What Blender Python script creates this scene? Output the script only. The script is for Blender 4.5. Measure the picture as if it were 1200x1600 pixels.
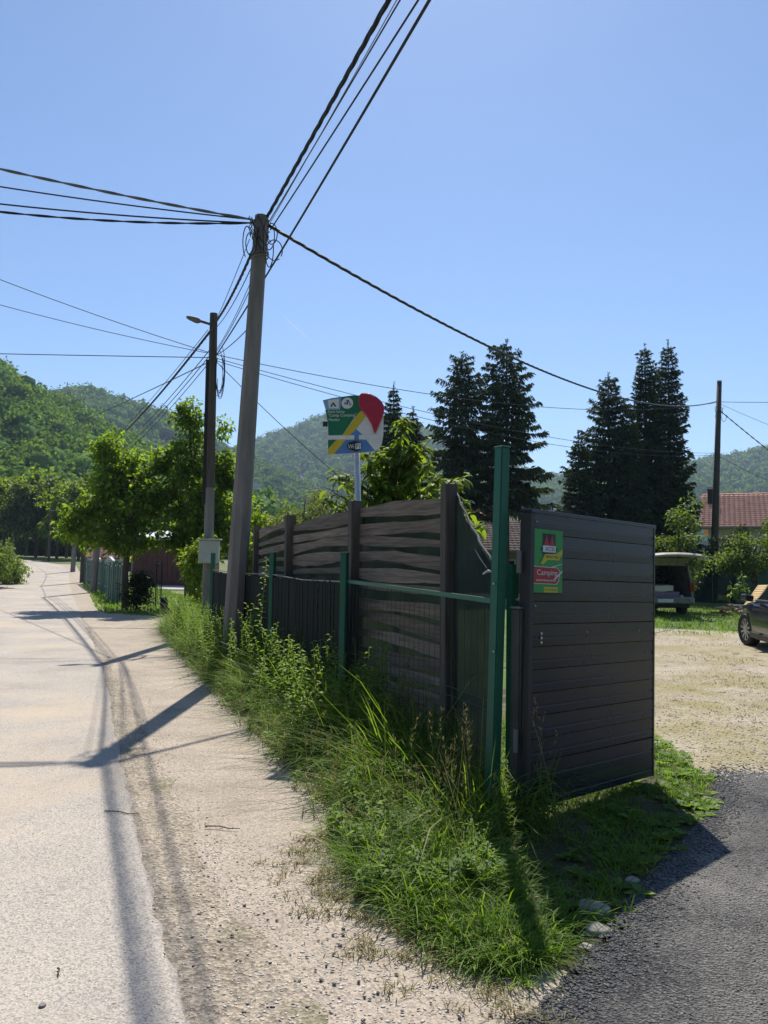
import bpy, bmesh, math, random
import numpy as np
from mathutils import Vector, Matrix
R = math.radians
random.seed(7)
rng = np.random.default_rng(11)
for o in list(bpy.data.objects):
    bpy.data.objects.remove(o)
scene = bpy.context.scene
col = scene.collection

# ------------------------------------------------------------------ camera
CAM = Vector((0, 0, 1.6)); FPX = 1200.0; PITCH = R(3.8); ROLL = R(0.7)
r0 = Vector((1, 0, 0)); u0 = Vector((0, -math.sin(PITCH), math.cos(PITCH))); fw = Vector((0, math.cos(PITCH), math.sin(PITCH)))
rt = r0 * math.cos(ROLL) + u0 * math.sin(ROLL); up = u0 * math.cos(ROLL) - r0 * math.sin(ROLL)
cd = bpy.data.cameras.new('camera'); cam = bpy.data.objects.new('camera', cd); col.objects.link(cam)
cd.sensor_fit = 'VERTICAL'; cd.sensor_height = 24; cd.lens = 24 * FPX / 1600
cd.clip_start = 0.05; cd.clip_end = 30000
cam.matrix_world = Matrix(((rt.x, up.x, -fw.x, CAM.x), (rt.y, up.y, -fw.y, CAM.y), (rt.z, up.z, -fw.z, CAM.z), (0, 0, 0, 1)))
scene.camera = cam

# ------------------------------------------------------------------ world, sun, exposure
SUN_EL = R(53); SUN_AZ = R(4.0)          # azimuth measured from +Y towards +X
w = bpy.data.worlds.new('World'); scene.world = w; w.use_nodes = True
nt = w.node_tree; nt.nodes.clear()
sky = nt.nodes.new('ShaderNodeTexSky'); sky.sky_type = 'NISHITA'; sky.sun_disc = False
sky.sun_elevation = SUN_EL; sky.sun_rotation = SUN_AZ
sky.altitude = 400; sky.air_density = 1.0; sky.dust_density = 0.3; sky.ozone_density = 5.5
bg = nt.nodes.new('ShaderNodeBackground'); bg.inputs['Strength'].default_value = 0.106
wo = nt.nodes.new('ShaderNodeOutputWorld')
nt.links.new(sky.outputs[0], bg.inputs['Color']); nt.links.new(bg.outputs[0], wo.inputs['Surface'])
sd = bpy.data.lights.new('sun', 'SUN'); sd.energy = 5.0; sd.angle = R(0.53); sd.color = (1.0, 0.94, 0.84)
sun = bpy.data.objects.new('sun', sd); col.objects.link(sun)
sdir = Vector((math.sin(SUN_AZ) * math.cos(SUN_EL), math.cos(SUN_AZ) * math.cos(SUN_EL), math.sin(SUN_EL)))
sun.rotation_euler = (-sdir).to_track_quat('-Z', 'Y').to_euler(); sun.location = (0, 0, 30)
scene.view_settings.view_transform = 'Standard'; scene.view_settings.look = 'None'
scene.view_settings.exposure = 0.45; scene.view_settings.gamma = 1.0
scene.render.engine = 'CYCLES'
cy = scene.cycles; cy.use_denoising = True; cy.max_bounces = 8; cy.diffuse_bounces = 5; cy.glossy_bounces = 3
cy.transmission_bounces = 4; cy.transparent_max_bounces = 12; cy.volume_bounces = 0; cy.sample_clamp_indirect = 6

# ------------------------------------------------------------------ pixels to directions (1200 x 1600 photograph)
def ray(px, py): return fw + rt * ((px - 600) / FPX) + up * ((800 - py) / FPX)
def P(px, py, Y):
    d = ray(px, py); return CAM + d * (Y / d.y)
def G(px, py, z=0.0):
    d = ray(px, py); return CAM + d * ((z - CAM.z) / d.z)

# ------------------------------------------------------------------ materials
MATS = {}
def _new(name):
    m = bpy.data.materials.new(name); m.use_nodes = True
    n = m.node_tree; n.nodes.clear()
    out = n.nodes.new('ShaderNodeOutputMaterial'); MATS[name] = m
    return m, n, out
def N(n, t, **kw):
    x = n.nodes.new(t)
    for k, v in kw.items():
        if k in x.inputs: x.inputs[k].default_value = v
        else: setattr(x, k, v)
    return x
def rgba(c): return (c[0], c[1], c[2], 1)
def noise(n, vec, scale, detail=5, rough=0.6):
    t = N(n, 'ShaderNodeTexNoise'); t.inputs['Scale'].default_value = scale; t.inputs['Detail'].default_value = detail
    t.inputs['Roughness'].default_value = rough; n.links.new(vec, t.inputs['Vector']); return t.outputs['Fac']
def ramp(n, fac, stops):
    r = N(n, 'ShaderNodeValToRGB'); e = r.color_ramp.elements
    while len(e) < len(stops): e.new(0.5)
    for i, (p, c) in enumerate(stops): e[i].position = p; e[i].color = rgba(c)
    n.links.new(fac, r.inputs['Fac']); return r.outputs['Color']
def mixc(n, fac, a, b, mode='MIX'):
    x = N(n, 'ShaderNodeMix', data_type='RGBA', blend_type=mode)
    for sock, v in ((x.inputs[0], fac), (x.inputs[6], a), (x.inputs[7], b)):
        if hasattr(v, 'is_output'): n.links.new(v, sock)
        elif isinstance(v, (int, float)): sock.default_value = v
        else: sock.default_value = rgba(v)
    return x.outputs[2]
def pmat(name, c1, c2, scale=4.0, rough=0.8, bump=0.3, bscale=60, bdist=0.01, metallic=0.0, stretch=(1, 1, 1), spec=0.4, rvar=0.1, island=0.0):
    m, n, out = _new(name)
    tc = N(n, 'ShaderNodeTexCoord'); mp = N(n, 'ShaderNodeMapping'); mp.inputs['Scale'].default_value = stretch
    n.links.new(tc.outputs['Object'], mp.inputs['Vector']); v = mp.outputs['Vector']
    f = noise(n, v, scale); c = ramp(n, f, [(0.3, c1), (0.7, c2)])
    if island:
        g = N(n, 'ShaderNodeObjectInfo')
        hv = N(n, 'ShaderNodeHueSaturation'); mm = N(n, 'ShaderNodeMapRange')
        mm.inputs['To Min'].default_value = 1 - island; mm.inputs['To Max'].default_value = 1 + island
        n.links.new(g.outputs['Random'], mm.inputs['Value']); n.links.new(mm.outputs[0], hv.inputs['Value']); n.links.new(c, hv.inputs['Color']); c = hv.outputs[0]
    b = N(n, 'ShaderNodeBsdfPrincipled'); n.links.new(c, b.inputs['Base Color'])
    b.inputs['Metallic'].default_value = metallic; b.inputs['Specular IOR Level'].default_value = spec
    f2 = noise(n, v, bscale, 4)
    mr = N(n, 'ShaderNodeMapRange'); mr.inputs['To Min'].default_value = max(0.03, rough - rvar); mr.inputs['To Max'].default_value = min(1, rough + rvar)
    n.links.new(f, mr.inputs['Value']); n.links.new(mr.outputs[0], b.inputs['Roughness'])
    if bump:
        bp = N(n, 'ShaderNodeBump'); bp.inputs['Strength'].default_value = bump; bp.inputs['Distance'].default_value = bdist
        n.links.new(f2, bp.inputs['Height']); n.links.new(bp.outputs[0], b.inputs['Normal'])
    n.links.new(b.outputs[0], out.inputs['Surface']); return m
def leafmat(name, cA, cB, trans=0.4, tcol=None, rough=0.55, spec=0.18, big=None):
    m, n, out = _new(name)
    g = N(n, 'ShaderNodeNewGeometry')
    c = ramp(n, g.outputs['Random Per Island'], [(0.0, cA), (1.0, cB)])
    f = noise(n, g.outputs['Position'], big or 0.9, 3)
    hv = N(n, 'ShaderNodeHueSaturation'); mm = N(n, 'ShaderNodeMapRange')
    mm.inputs['From Min'].default_value = 0.3; mm.inputs['From Max'].default_value = 0.7
    mm.inputs['To Min'].default_value = 0.72; mm.inputs['To Max'].default_value = 1.25
    n.links.new(f, mm.inputs['Value']); n.links.new(mm.outputs[0], hv.inputs['Value']); n.links.new(c, hv.inputs['Color']); c = hv.outputs[0]
    b = N(n, 'ShaderNodeBsdfPrincipled'); n.links.new(c, b.inputs['Base Color'])
    b.inputs['Roughness'].default_value = rough; b.inputs['Specular IOR Level'].default_value = spec
    t = N(n, 'ShaderNodeBsdfTranslucent')
    tc = mixc(n, 1.0, c, tcol or (2.1, 2.0, 0.6), 'MULTIPLY'); n.links.new(tc, t.inputs['Color'])
    mx = N(n, 'ShaderNodeMixShader'); mx.inputs['Fac'].default_value = trans
    n.links.new(b.outputs[0], mx.inputs[1]); n.links.new(t.outputs[0], mx.inputs[2]); n.links.new(mx.outputs[0], out.inputs['Surface'])
    return m
def groundmat(name, stops, scale, fine, fscale, bump=0.5, bdist=0.01, patch=None, pscale=0.6, pth=(0.5, 0.62), rough=0.9, stone=None):
    """world-position dirt/asphalt: broad tone, fine grain, optional patches of another colour and stone speckle"""
    m, n, out = _new(name)
    g = N(n, 'ShaderNodeNewGeometry'); v = g.outputs['Position']
    c = ramp(n, noise(n, v, scale, 6), stops)
    c2 = ramp(n, noise(n, v, fscale, 3, 0.7), [(0.32, fine[0]), (0.68, fine[1])])
    c = mixc(n, 0.85, c, c2, 'MULTIPLY')
    if stone:
        vo = N(n, 'ShaderNodeTexVoronoi'); vo.inputs['Scale'].default_value = stone[0]; n.links.new(v, vo.inputs['Vector'])
        hs = N(n, 'ShaderNodeSeparateColor'); n.links.new(vo.outputs['Color'], hs.inputs[0])
        sc = ramp(n, hs.outputs[0], [(0.0, stone[1]), (0.5, stone[2]), (1.0, stone[3])])
        c = mixc(n, stone[4], c, sc, 'MULTIPLY')
    if patch:
        f = noise(n, v, pscale, 7, 0.65); mr = N(n, 'ShaderNodeMapRange')
        mr.inputs['From Min'].default_value = pth[0]; mr.inputs['From Max'].default_value = pth[1]; n.links.new(f, mr.inputs['Value'])
        pc = mixc(n, 0.8, patch, c2, 'MULTIPLY')
        c = mixc(n, mr.outputs[0], c, pc)
    b = N(n, 'ShaderNodeBsdfPrincipled'); n.links.new(c, b.inputs['Base Color']); b.inputs['Roughness'].default_value = rough
    b.inputs['Specular IOR Level'].default_value = 0.25
    bp = N(n, 'ShaderNodeBump'); bp.inputs['Strength'].default_value = bump; bp.inputs['Distance'].default_value = bdist
    hsum = N(n, 'ShaderNodeMath', operation='ADD'); n.links.new(noise(n, v, fscale, 3, 0.7), hsum.inputs[0])
    if stone: n.links.new(vo.outputs['Distance'], hsum.inputs[1])
    n.links.new(hsum.outputs[0], bp.inputs['Height']); n.links.new(bp.outputs[0], b.inputs['Normal'])
    n.links.new(b.outputs[0], out.inputs['Surface']); return m
def glassmat(name, c, rough=0.05):
    m, n, out = _new(name)
    b = N(n, 'ShaderNodeBsdfPrincipled'); b.inputs['Base Color'].default_value = rgba(c); b.inputs['Roughness'].default_value = rough
    b.inputs['Specular IOR Level'].default_value = 0.7; n.links.new(b.outputs[0], out.inputs['Surface']); return m
def flat(name, c, rough=0.5, spec=0.4):
    return pmat(name, tuple(x * 0.9 for x in c), tuple(min(1, x * 1.08) for x in c), scale=9, rough=rough, bump=0.05, bscale=120, spec=spec)
def netmat(name, c, cover, scale):
    """woven shade net: solid threads with see-through openings, light shining through"""
    m, n, out = _new(name)
    tc = N(n, 'ShaderNodeTexCoord')
    f = noise(n, tc.outputs['Object'], 3.0, 4)
    cc = ramp(n, f, [(0.3, tuple(x * 0.7 for x in c)), (0.7, tuple(x * 1.3 for x in c))])
    d = N(n, 'ShaderNodeBsdfDiffuse'); n.links.new(cc, d.inputs['Color'])
    t = N(n, 'ShaderNodeBsdfTranslucent'); n.links.new(cc, t.inputs['Color'])
    m1 = N(n, 'ShaderNodeMixShader'); m1.inputs['Fac'].default_value = 0.3
    n.links.new(d.outputs[0], m1.inputs[1]); n.links.new(t.outputs[0], m1.inputs[2])
    tr = N(n, 'ShaderNodeBsdfTransparent'); m2 = N(n, 'ShaderNodeMixShader')
    f3 = noise(n, tc.outputs['Object'], scale, 2)
    mr = N(n, 'ShaderNodeMapRange'); mr.inputs['From Min'].default_value = 0.35; mr.inputs['From Max'].default_value = 0.65
    mr.inputs['To Min'].default_value = cover - 0.03; mr.inputs['To Max'].default_value = min(1, cover + 0.1)
    n.links.new(f3, mr.inputs['Value']); n.links.new(mr.outputs[0], m2.inputs['Fac'])
    n.links.new(tr.outputs[0], m2.inputs[1]); n.links.new(m1.outputs[0], m2.inputs[2]); n.links.new(m2.outputs[0], out.inputs['Surface'])
    return m

M_ground = groundmat('meadow_ground', [(0.3, (0.085, 0.12, 0.035)), (0.7, (0.15, 0.17, 0.06))], 0.7, ((0.6, 0.6, 0.6), (1.2, 1.2, 1.1)), 30, patch=(0.34, 0.29, 0.21), pscale=0.35, pth=(0.56, 0.66))
M_road = groundmat('dusty_asphalt', [(0.25, (0.335, 0.305, 0.275)), (0.5, (0.42, 0.385, 0.345)), (0.75, (0.50, 0.445, 0.385))], 0.8, ((0.66, 0.65, 0.64), (1.2, 1.19, 1.17)), 150, bump=0.45, bdist=0.004, patch=(0.52, 0.43, 0.325), pscale=0.45, pth=(0.5, 0.7), stone=(120, (0.55, 0.54, 0.53), (1.0, 1.0, 1.0), (1.25, 1.22, 1.16), 0.8))
M_verge = groundmat('packed_dirt', [(0.25, (0.33, 0.28, 0.225)), (0.75, (0.48, 0.415, 0.34))], 1.3, ((0.66, 0.65, 0.64), (1.2, 1.18, 1.17)), 130, bump=0.5, bdist=0.005, patch=(0.27, 0.235, 0.19), pscale=1.6, pth=(0.55, 0.75), stone=(95, (0.55, 0.54, 0.53), (1, 1, 1), (1.25, 1.22, 1.18), 0.75))
M_asph = groundmat('coarse_black_asphalt', [(0.3, (0.045, 0.045, 0.048)), (0.7, (0.085, 0.083, 0.082))], 0.9, ((0.55, 0.55, 0.55), (1.5, 1.5, 1.48)), 90, bump=1.0, bdist=0.02, stone=(85, (0.45, 0.45, 0.46), (1.0, 1.0, 1.0), (2.6, 2.55, 2.45), 0.9), patch=(0.25, 0.235, 0.21), pscale=0.8, pth=(0.45, 0.68), rough=0.75)
M_gravel = groundmat('pale_gravel', [(0.3, (0.39, 0.335, 0.25)), (0.7, (0.52, 0.455, 0.355))], 0.9, ((0.62, 0.62, 0.6), (1.2, 1.2, 1.18)), 45, bump=0.9, bdist=0.02, patch=(0.33, 0.285, 0.13), pscale=0.7, pth=(0.44, 0.62), stone=(38, (0.6, 0.6, 0.6), (1, 1, 1), (1.25, 1.22, 1.18), 0.8))
M_lawn = groundmat('lawn_soil', [(0.3, (0.075, 0.125, 0.025)), (0.7, (0.12, 0.19, 0.04))], 1.3, ((0.5, 0.5, 0.5), (1.3, 1.3, 1.2)), 40, bump=0.9, bdist=0.03, patch=(0.27, 0.23, 0.13), pscale=1.2, pth=(0.56, 0.7))
M_conc = groundmat('concrete_slab', [(0.3, (0.36, 0.35, 0.33)), (0.7, (0.46, 0.44, 0.41))], 1.2, ((0.8, 0.8, 0.8), (1.1, 1.1, 1.1)), 30)
M_hill = groundmat('forest_floor', [(0.3, (0.018, 0.030, 0.010)), (0.7, (0.035, 0.055, 0.018))], 0.05, ((0.7, 0.7, 0.7), (1.2, 1.2, 1.2)), 2)
M_meadow = groundmat('hill_meadow', [(0.3, (0.13, 0.21, 0.05)), (0.7, (0.20, 0.28, 0.08))], 0.05, ((0.8, 0.8, 0.8), (1.1, 1.1, 1.1)), 1)
M_pole = pmat('weathered_concrete', (0.15, 0.135, 0.125), (0.25, 0.23, 0.215), scale=2.2, rough=0.9, bump=0.5, bscale=35, stretch=(3, 3, 0.6))
M_pole_d = pmat('old_dark_wood', (0.055, 0.046, 0.038), (0.11, 0.092, 0.075), scale=3, rough=0.9, bump=0.6, bscale=40, stretch=(6, 6, 0.6))
M_wood = pmat('weathered_grey_board', (0.09, 0.070, 0.055), (0.29, 0.23, 0.18), scale=3.2, rough=0.9, bump=0.7, bscale=30, stretch=(1.2, 0.5, 14), island=0.25)
M_post_w = pmat('weathered_grey_post', (0.08, 0.066, 0.057), (0.16, 0.135, 0.118), scale=3, rough=0.9, bump=0.7, bscale=30, stretch=(10, 10, 0.7), island=0.15)
M_bark = pmat('tree_bark', (0.06, 0.047, 0.035), (0.13, 0.105, 0.08), scale=5, rough=0.95, bump=0.8, bscale=25, bdist=0.03, stretch=(3, 3, 0.7))
M_green = pmat('green_post_paint', (0.006, 0.085, 0.05), (0.010, 0.125, 0.075), scale=2.5, rough=0.42, bump=0.08, bscale=25)
M_greensl = pmat('dark_green_plastic', (0.006, 0.010, 0.008), (0.013, 0.019, 0.014), scale=3, rough=0.75, bump=0.2, bscale=30, spec=0.12)
M_gate = pmat('anthracite_sheet', (0.012, 0.0165, 0.027), (0.019, 0.025, 0.037), scale=1.6, rough=0.27, bump=0.03, bscale=5, bdist=0.004, spec=0.36, island=0.06)
M_gatefr = pmat('anthracite_frame', (0.018, 0.018, 0.021), (0.03, 0.03, 0.034), scale=3, rough=0.5, bump=0.1, bscale=40)
M_greyp = pmat('dull_grey_steel', (0.12, 0.115, 0.115), (0.21, 0.20, 0.195), scale=5, rough=0.6, bump=0.25, bscale=40, stretch=(1, 1, 0.4))
M_cable = flat('black_cable', (0.012, 0.012, 0.016), 0.55)
M_cableg = flat('grey_cable', (0.16, 0.16, 0.165), 0.45)
M_galv = pmat('galvanised_steel', (0.40, 0.41, 0.43), (0.56, 0.57, 0.59), scale=14, rough=0.45, bump=0.1, bscale=60, metallic=0.5)
M_box = pmat('pale_grey_plastic', (0.33, 0.36, 0.34), (0.44, 0.46, 0.43), scale=3, rough=0.6, bump=0.1)
M_net = netmat('green_shade_net', (0.026, 0.038, 0.033), 0.955, 260)
M_netd = netmat('dark_green_screen', (0.012, 0.03, 0.022), 0.93, 200)
M_white = flat('white_paint', (0.72, 0.72, 0.70)); M_black = flat('black_print', (0.015, 0.015, 0.018)); M_red = flat('sign_red', (0.42, 0.018, 0.055), 0.35)
M_sgreen = flat('sign_green', (0.008, 0.155, 0.075)); M_yel = flat('sign_yellow', (0.62, 0.45, 0.025)); M_blue = flat('sign_blue', (0.085, 0.22, 0.50))
M_lblue = flat('sign_pale_blue', (0.22, 0.38, 0.62)); M_navy = flat('sign_navy', (0.015, 0.03, 0.12))
M_pgreen = flat('poster_green', (0.025, 0.30, 0.06)); M_pred = flat('poster_red', (0.42, 0.02, 0.035)); M_pyel = flat('poster_yellow', (0.55, 0.50, 0.04))
M_tile = pmat('orange_clay_tile', (0.70, 0.31, 0.19), (0.84, 0.46, 0.32), scale=1.6, rough=0.8, bump=0.3, bscale=25, island=0.1)
M_tileb = pmat('old_brown_tile', (0.42, 0.27, 0.18), (0.60, 0.42, 0.30), scale=2.5, rough=0.85, bump=0.3, bscale=25, island=0.1)
M_wall = pmat('white_plaster', (0.52, 0.50, 0.46), (0.66, 0.63, 0.58), scale=1.2, rough=0.9, bump=0.2)
M_wallg = pmat('grey_plaster', (0.24, 0.23, 0.26), (0.33, 0.32, 0.34), scale=1.2, rough=0.9, bump=0.2)
M_brown = pmat('red_brown_boards', (0.115, 0.042, 0.032), (0.17, 0.065, 0.05), scale=2, rough=0.75, bump=0.3, bscale=30)
M_dark = flat('dark_interior', (0.018, 0.018, 0.02)); M_glass = glassmat('window_glass', (0.02, 0.025, 0.03))
M_carb = pmat('black_car_paint', (0.010, 0.011, 0.016), (0.014, 0.015, 0.022), rough=0.16, bump=0, spec=0.7, rvar=0.03)
M_vanp = pmat('silver_grey_paint', (0.16, 0.17, 0.185), (0.19, 0.20, 0.215), rough=0.28, bump=0, spec=0.6, metallic=0.4, rvar=0.04)
M_tyre = flat('tyre_rubber', (0.02, 0.02, 0.02), 0.8); M_rim = pmat('alloy_rim', (0.42, 0.43, 0.45), (0.5, 0.5, 0.52), rough=0.35, metallic=0.8, bump=0)
M_lamp = flat('red_lamp_lens', (0.20, 0.02, 0.015), 0.25); M_cream = flat('cream_cloth', (0.60, 0.55, 0.44), 0.9); M_mauve = flat('mauve_cloth', (0.20, 0.17, 0.24), 0.9)
M_ywood = pmat('yellow_pine', (0.55, 0.33, 0.07), (0.70, 0.45, 0.12), scale=4, rough=0.6, bump=0.2, stretch=(1, 6, 1))
M_log = pmat('split_firewood', (0.22, 0.14, 0.08), (0.42, 0.28, 0.17), scale=6, rough=0.9, bump=0.4, island=0.3)
M_stone = pmat('river_stone', (0.17, 0.155, 0.14), (0.36, 0.325, 0.28), scale=6, rough=0.85, bump=0.5, bscale=30, island=0.15)
M_slate = pmat('fence_slat_green', (0.045, 0.10, 0.085), (0.10, 0.17, 0.14), scale=5, rough=0.7, bump=0.3, stretch=(4, 4, 0.6), island=0.25)
L_walnut = leafmat('walnut_leaf', (0.075, 0.14, 0.022), (0.18, 0.265, 0.045), 0.55)
L_cherry = leafmat('cherry_leaf', (0.08, 0.14, 0.025), (0.18, 0.25, 0.045), 0.5)
L_olive = leafmat('olive_leaf', (0.06, 0.085, 0.028), (0.13, 0.155, 0.05), 0.4)
L_bright = leafmat('bright_leaf', (0.09, 0.15, 0.02), (0.18, 0.26, 0.035), 0.5)
L_dark = leafmat('dark_leaf', (0.022, 0.042, 0.014), (0.055, 0.085, 0.025), 0.28)
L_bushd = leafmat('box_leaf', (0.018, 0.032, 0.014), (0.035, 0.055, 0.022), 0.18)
L_mid = leafmat('shrub_leaf', (0.06, 0.105, 0.03), (0.14, 0.20, 0.06), 0.42)
L_spruce = leafmat('spruce_needle', (0.024, 0.048, 0.024), (0.080, 0.112, 0.048), 0.24, tcol=(1.2, 1.2, 0.7), rough=0.8, spec=0.1)
L_forA = leafmat('hill_wood_leaf', (0.05, 0.11, 0.038), (0.155, 0.245, 0.08), 0.32, big=0.06, rough=1.0, spec=0.0)
L_forB = leafmat('far_wood_leaf', (0.052, 0.102, 0.044), (0.13, 0.205, 0.075), 0.30, big=0.02, rough=1.0, spec=0.0)
L_grass = leafmat('tall_grass', (0.070, 0.140, 0.020), (0.15, 0.235, 0.045), 0.5, tcol=(2.0, 1.9, 0.7))
L_straw = leafmat('dry_grass', (0.17, 0.17, 0.06), (0.36, 0.30, 0.15), 0.30, tcol=(1.1, 1.05, 0.8))
L_lawn = leafmat('short_grass', (0.065, 0.14, 0.016), (0.13, 0.22, 0.035), 0.45, tcol=(2.0, 1.9, 0.6))
L_weed = leafmat('weed_leaf', (0.075, 0.145, 0.035), (0.17, 0.26, 0.07), 0.45)
M_peb = groundmat('pebble', [(0.3, (0.42, 0.38, 0.33)), (0.7, (0.62, 0.57, 0.50))], 14, ((0.7, 0.7, 0.7), (1.15, 1.15, 1.15)), 60, bump=0.0)
M_chip = groundmat('asphalt_chip', [(0.3, (0.02, 0.02, 0.023)), (0.7, (0.10, 0.10, 0.10))], 18, ((0.7, 0.7, 0.7), (1.3, 1.3, 1.3)), 60, rough=0.6, bump=0.0)

# ------------------------------------------------------------------ mesh helpers
ORG = {}
def tag(o, label, cat, group=None):
    o['label'] = label; o['category'] = cat
    if group: o['group'] = group
    return o
def thing(name, label, cat, loc=(0, 0, 0), group=None):
    o = bpy.data.objects.new(name, None); col.objects.link(o); o.location = loc; o.empty_display_size = 0.2
    ORG[o.name] = Vector(loc); return tag(o, label, cat, group)
def link(me, name, parent, mat, org=None, kind=None):
    o = bpy.data.objects.new(name, me); col.objects.link(o)
    if mat is not None: me.materials.append(mat)
    if parent is not None:
        o.parent = parent; ORG[o.name] = ORG[parent.name]
    else:
        ORG[o.name] = Vector(org) if org is not None else Vector((0, 0, 0)); o.location = ORG[o.name]
    if kind: o['kind'] = kind
    return o
class MB:
    def __init__(s): s.v = []; s.f = []
    def add(s, vs, fs):
        k = len(s.v); s.v += [Vector(v) for v in vs]; s.f += [[i + k for i in f] for f in fs]; return s
    def obox(s, c, ax, ay, az):
        c = Vector(c); ax = Vector(ax); ay = Vector(ay); az = Vector(az)
        vs = [c + ax * i + ay * j + az * k for k in (-1, 1) for j in (-1, 1) for i in (-1, 1)]
        return s.add(vs, [(0, 2, 3, 1), (4, 5, 7, 6), (0, 1, 5, 4), (2, 6, 7, 3), (0, 4, 6, 2), (1, 3, 7, 5)])
    def box(s, c, sx, sy, sz, rz=0.0):
        a = Vector((math.cos(rz), math.sin(rz), 0)); b = Vector((-math.sin(rz), math.cos(rz), 0))
        return s.obox(c, a * sx / 2, b * sy / 2, Vector((0, 0, sz / 2)))
    def beam(s, p, q, w, h, upv=(0, 0, 1)):
        p = Vector(p); q = Vector(q); d = (q - p); l = d.length; d.normalize()
        sd_ = d.cross(Vector(upv))
        if sd_.length < 1e-4: sd_ = d.cross(Vector((0, 1, 0)))
        sd_.normalize(); u_ = sd_.cross(d)
        return s.obox((p + q) / 2, d * l / 2, sd_ * w / 2, u_ * h / 2)
    def tube(s, pts, r, n=8, cap=True, twist=0.0):
        pts = [Vector(p) for p in pts]; m = len(pts); rs = r if hasattr(r, '__len__') else [r] * m
        k = len(s.v); prev = None
        for i, p in enumerate(pts):
            t = (pts[min(i + 1, m - 1)] - pts[max(i - 1, 0)]).normalized()
            if prev is None:
                a = t.cross(Vector((0, 0, 1)));
                if a.length < 1e-3: a = t.cross(Vector((0, 1, 0)))
            else: a = prev - t * prev.dot(t)
            a.normalize(); prev = a; b = t.cross(a)
            for j in range(n):
                an = 2 * math.pi * j / n + twist; s.v.append(p + (a * math.cos(an) + b * math.sin(an)) * rs[i])
        for i in range(m - 1):
            for j in range(n):
                s.f.append([k + i * n + j, k + i * n + (j + 1) % n, k + (i + 1) * n + (j + 1) % n, k + (i + 1) * n + j])
        if cap:
            s.f.append([k + j for j in range(n)][::-1]); s.f.append([k + (m - 1) * n + j for j in range(n)])
        return s
    def prism(s, poly, o, u, v, nrm, d):
        """poly [(a,b)] in the plane o+a*u+b*v, extruded by d along nrm"""
        o = Vector(o); u = Vector(u); v = Vector(v); nrm = Vector(nrm); m = len(poly)
        A = [o + u * a + v * b for a, b in poly]; vs = A + [p + nrm * d for p in A]
        fs = [list(range(m))[::-1], [m + i for i in range(m)]] + [[i, (i + 1) % m, m + (i + 1) % m, m + i] for i in range(m)]
        return s.add(vs, fs)
    def build(s, name, mat, parent=None, org=None, kind=None, bevel=0.0, smooth=False, seg=1):
        base = ORG[parent.name] if parent is not None else Vector(org) if org is not None else Vector((0, 0, 0))
        me = bpy.data.meshes.new(name); me.from_pydata([v - base for v in s.v], [], s.f)
        bm = bmesh.new(); bm.from_mesh(me); bmesh.ops.recalc_face_normals(bm, faces=bm.faces)
        if bevel: bmesh.ops.bevel(bm, geom=list(bm.edges), offset=bevel, segments=seg, affect='EDGES', clamp_overlap=True)
        bm.to_mesh(me); bm.free()
        if smooth: me.polygons.foreach_set('use_smooth', [True] * len(me.polygons))
        return link(me, name, parent, mat, org, kind)
def np_obj(name, V, quads, tris, mat, parent=None, org=(0, 0, 0), kind=None, smooth=False):
    base = ORG[parent.name] if parent is not None else Vector(org)
    V = np.asarray(V, float) - np.array(base); me = bpy.data.meshes.new(name)
    quads = np.asarray(quads, int).reshape(-1, 4); tris = np.asarray(tris, int).reshape(-1, 3)
    nq, ntr = len(quads), len(tris)
    me.vertices.add(len(V)); me.vertices.foreach_set('co', V.astype(np.float32).ravel())
    me.loops.add(nq * 4 + ntr * 3); me.loops.foreach_set('vertex_index', np.concatenate([quads.ravel(), tris.ravel()]).astype(np.int32))
    me.polygons.add(nq + ntr)
    st = np.concatenate([np.arange(nq) * 4, nq * 4 + np.arange(ntr) * 3]).astype(np.int32)
    me.polygons.foreach_set('loop_start', st)
    if smooth: me.polygons.foreach_set('use_smooth', np.ones(nq + ntr, bool))
    me.update(calc_edges=True); me.validate()
    return link(me, name, parent, mat, org if parent is None else None, kind)
def unit(a): return a / np.maximum(np.linalg.norm(a, axis=-1, keepdims=True), 1e-9)
def rdir(n):
    return unit(rng.normal(size=(n, 3)))
def kites(pos, ax, L, W, nrm=None, bend=0.0):
    """leaf-shaped folded quads, four vertices each"""
    n = len(pos); L = np.broadcast_to(L, n)[:, None]; W = np.broadcast_to(W, n)[:, None]
    if nrm is None: nrm = rdir(n)
    sd_ = unit(np.cross(ax, nrm)); nn = np.cross(sd_, ax)
    V = np.empty((n, 4, 3)); V[:, 0] = pos; V[:, 1] = pos + ax * L * 0.42 + sd_ * W / 2 + nn * W * 0.18
    V[:, 2] = pos + ax * L - np.array([0, 0, 1]) * L * bend; V[:, 3] = pos + ax * L * 0.42 - sd_ * W / 2 + nn * W * 0.18
    return V.reshape(-1, 3), np.arange(n * 4).reshape(-1, 4)
class Acc:
    def __init__(s): s.V = []; s.q = []; s.t = []; s.k = 0
    def add(s, V, q=None, t=None):
        if q is not None and len(q): s.q.append(np.asarray(q) + s.k)
        if t is not None and len(t): s.t.append(np.asarray(t) + s.k)
        s.V.append(V); s.k += len(V)
    def obj(s, name, mat, **kw):
        return np_obj(name, np.concatenate(s.V), np.concatenate(s.q) if s.q else [], np.concatenate(s.t) if s.t else [], mat, **kw)
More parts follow.
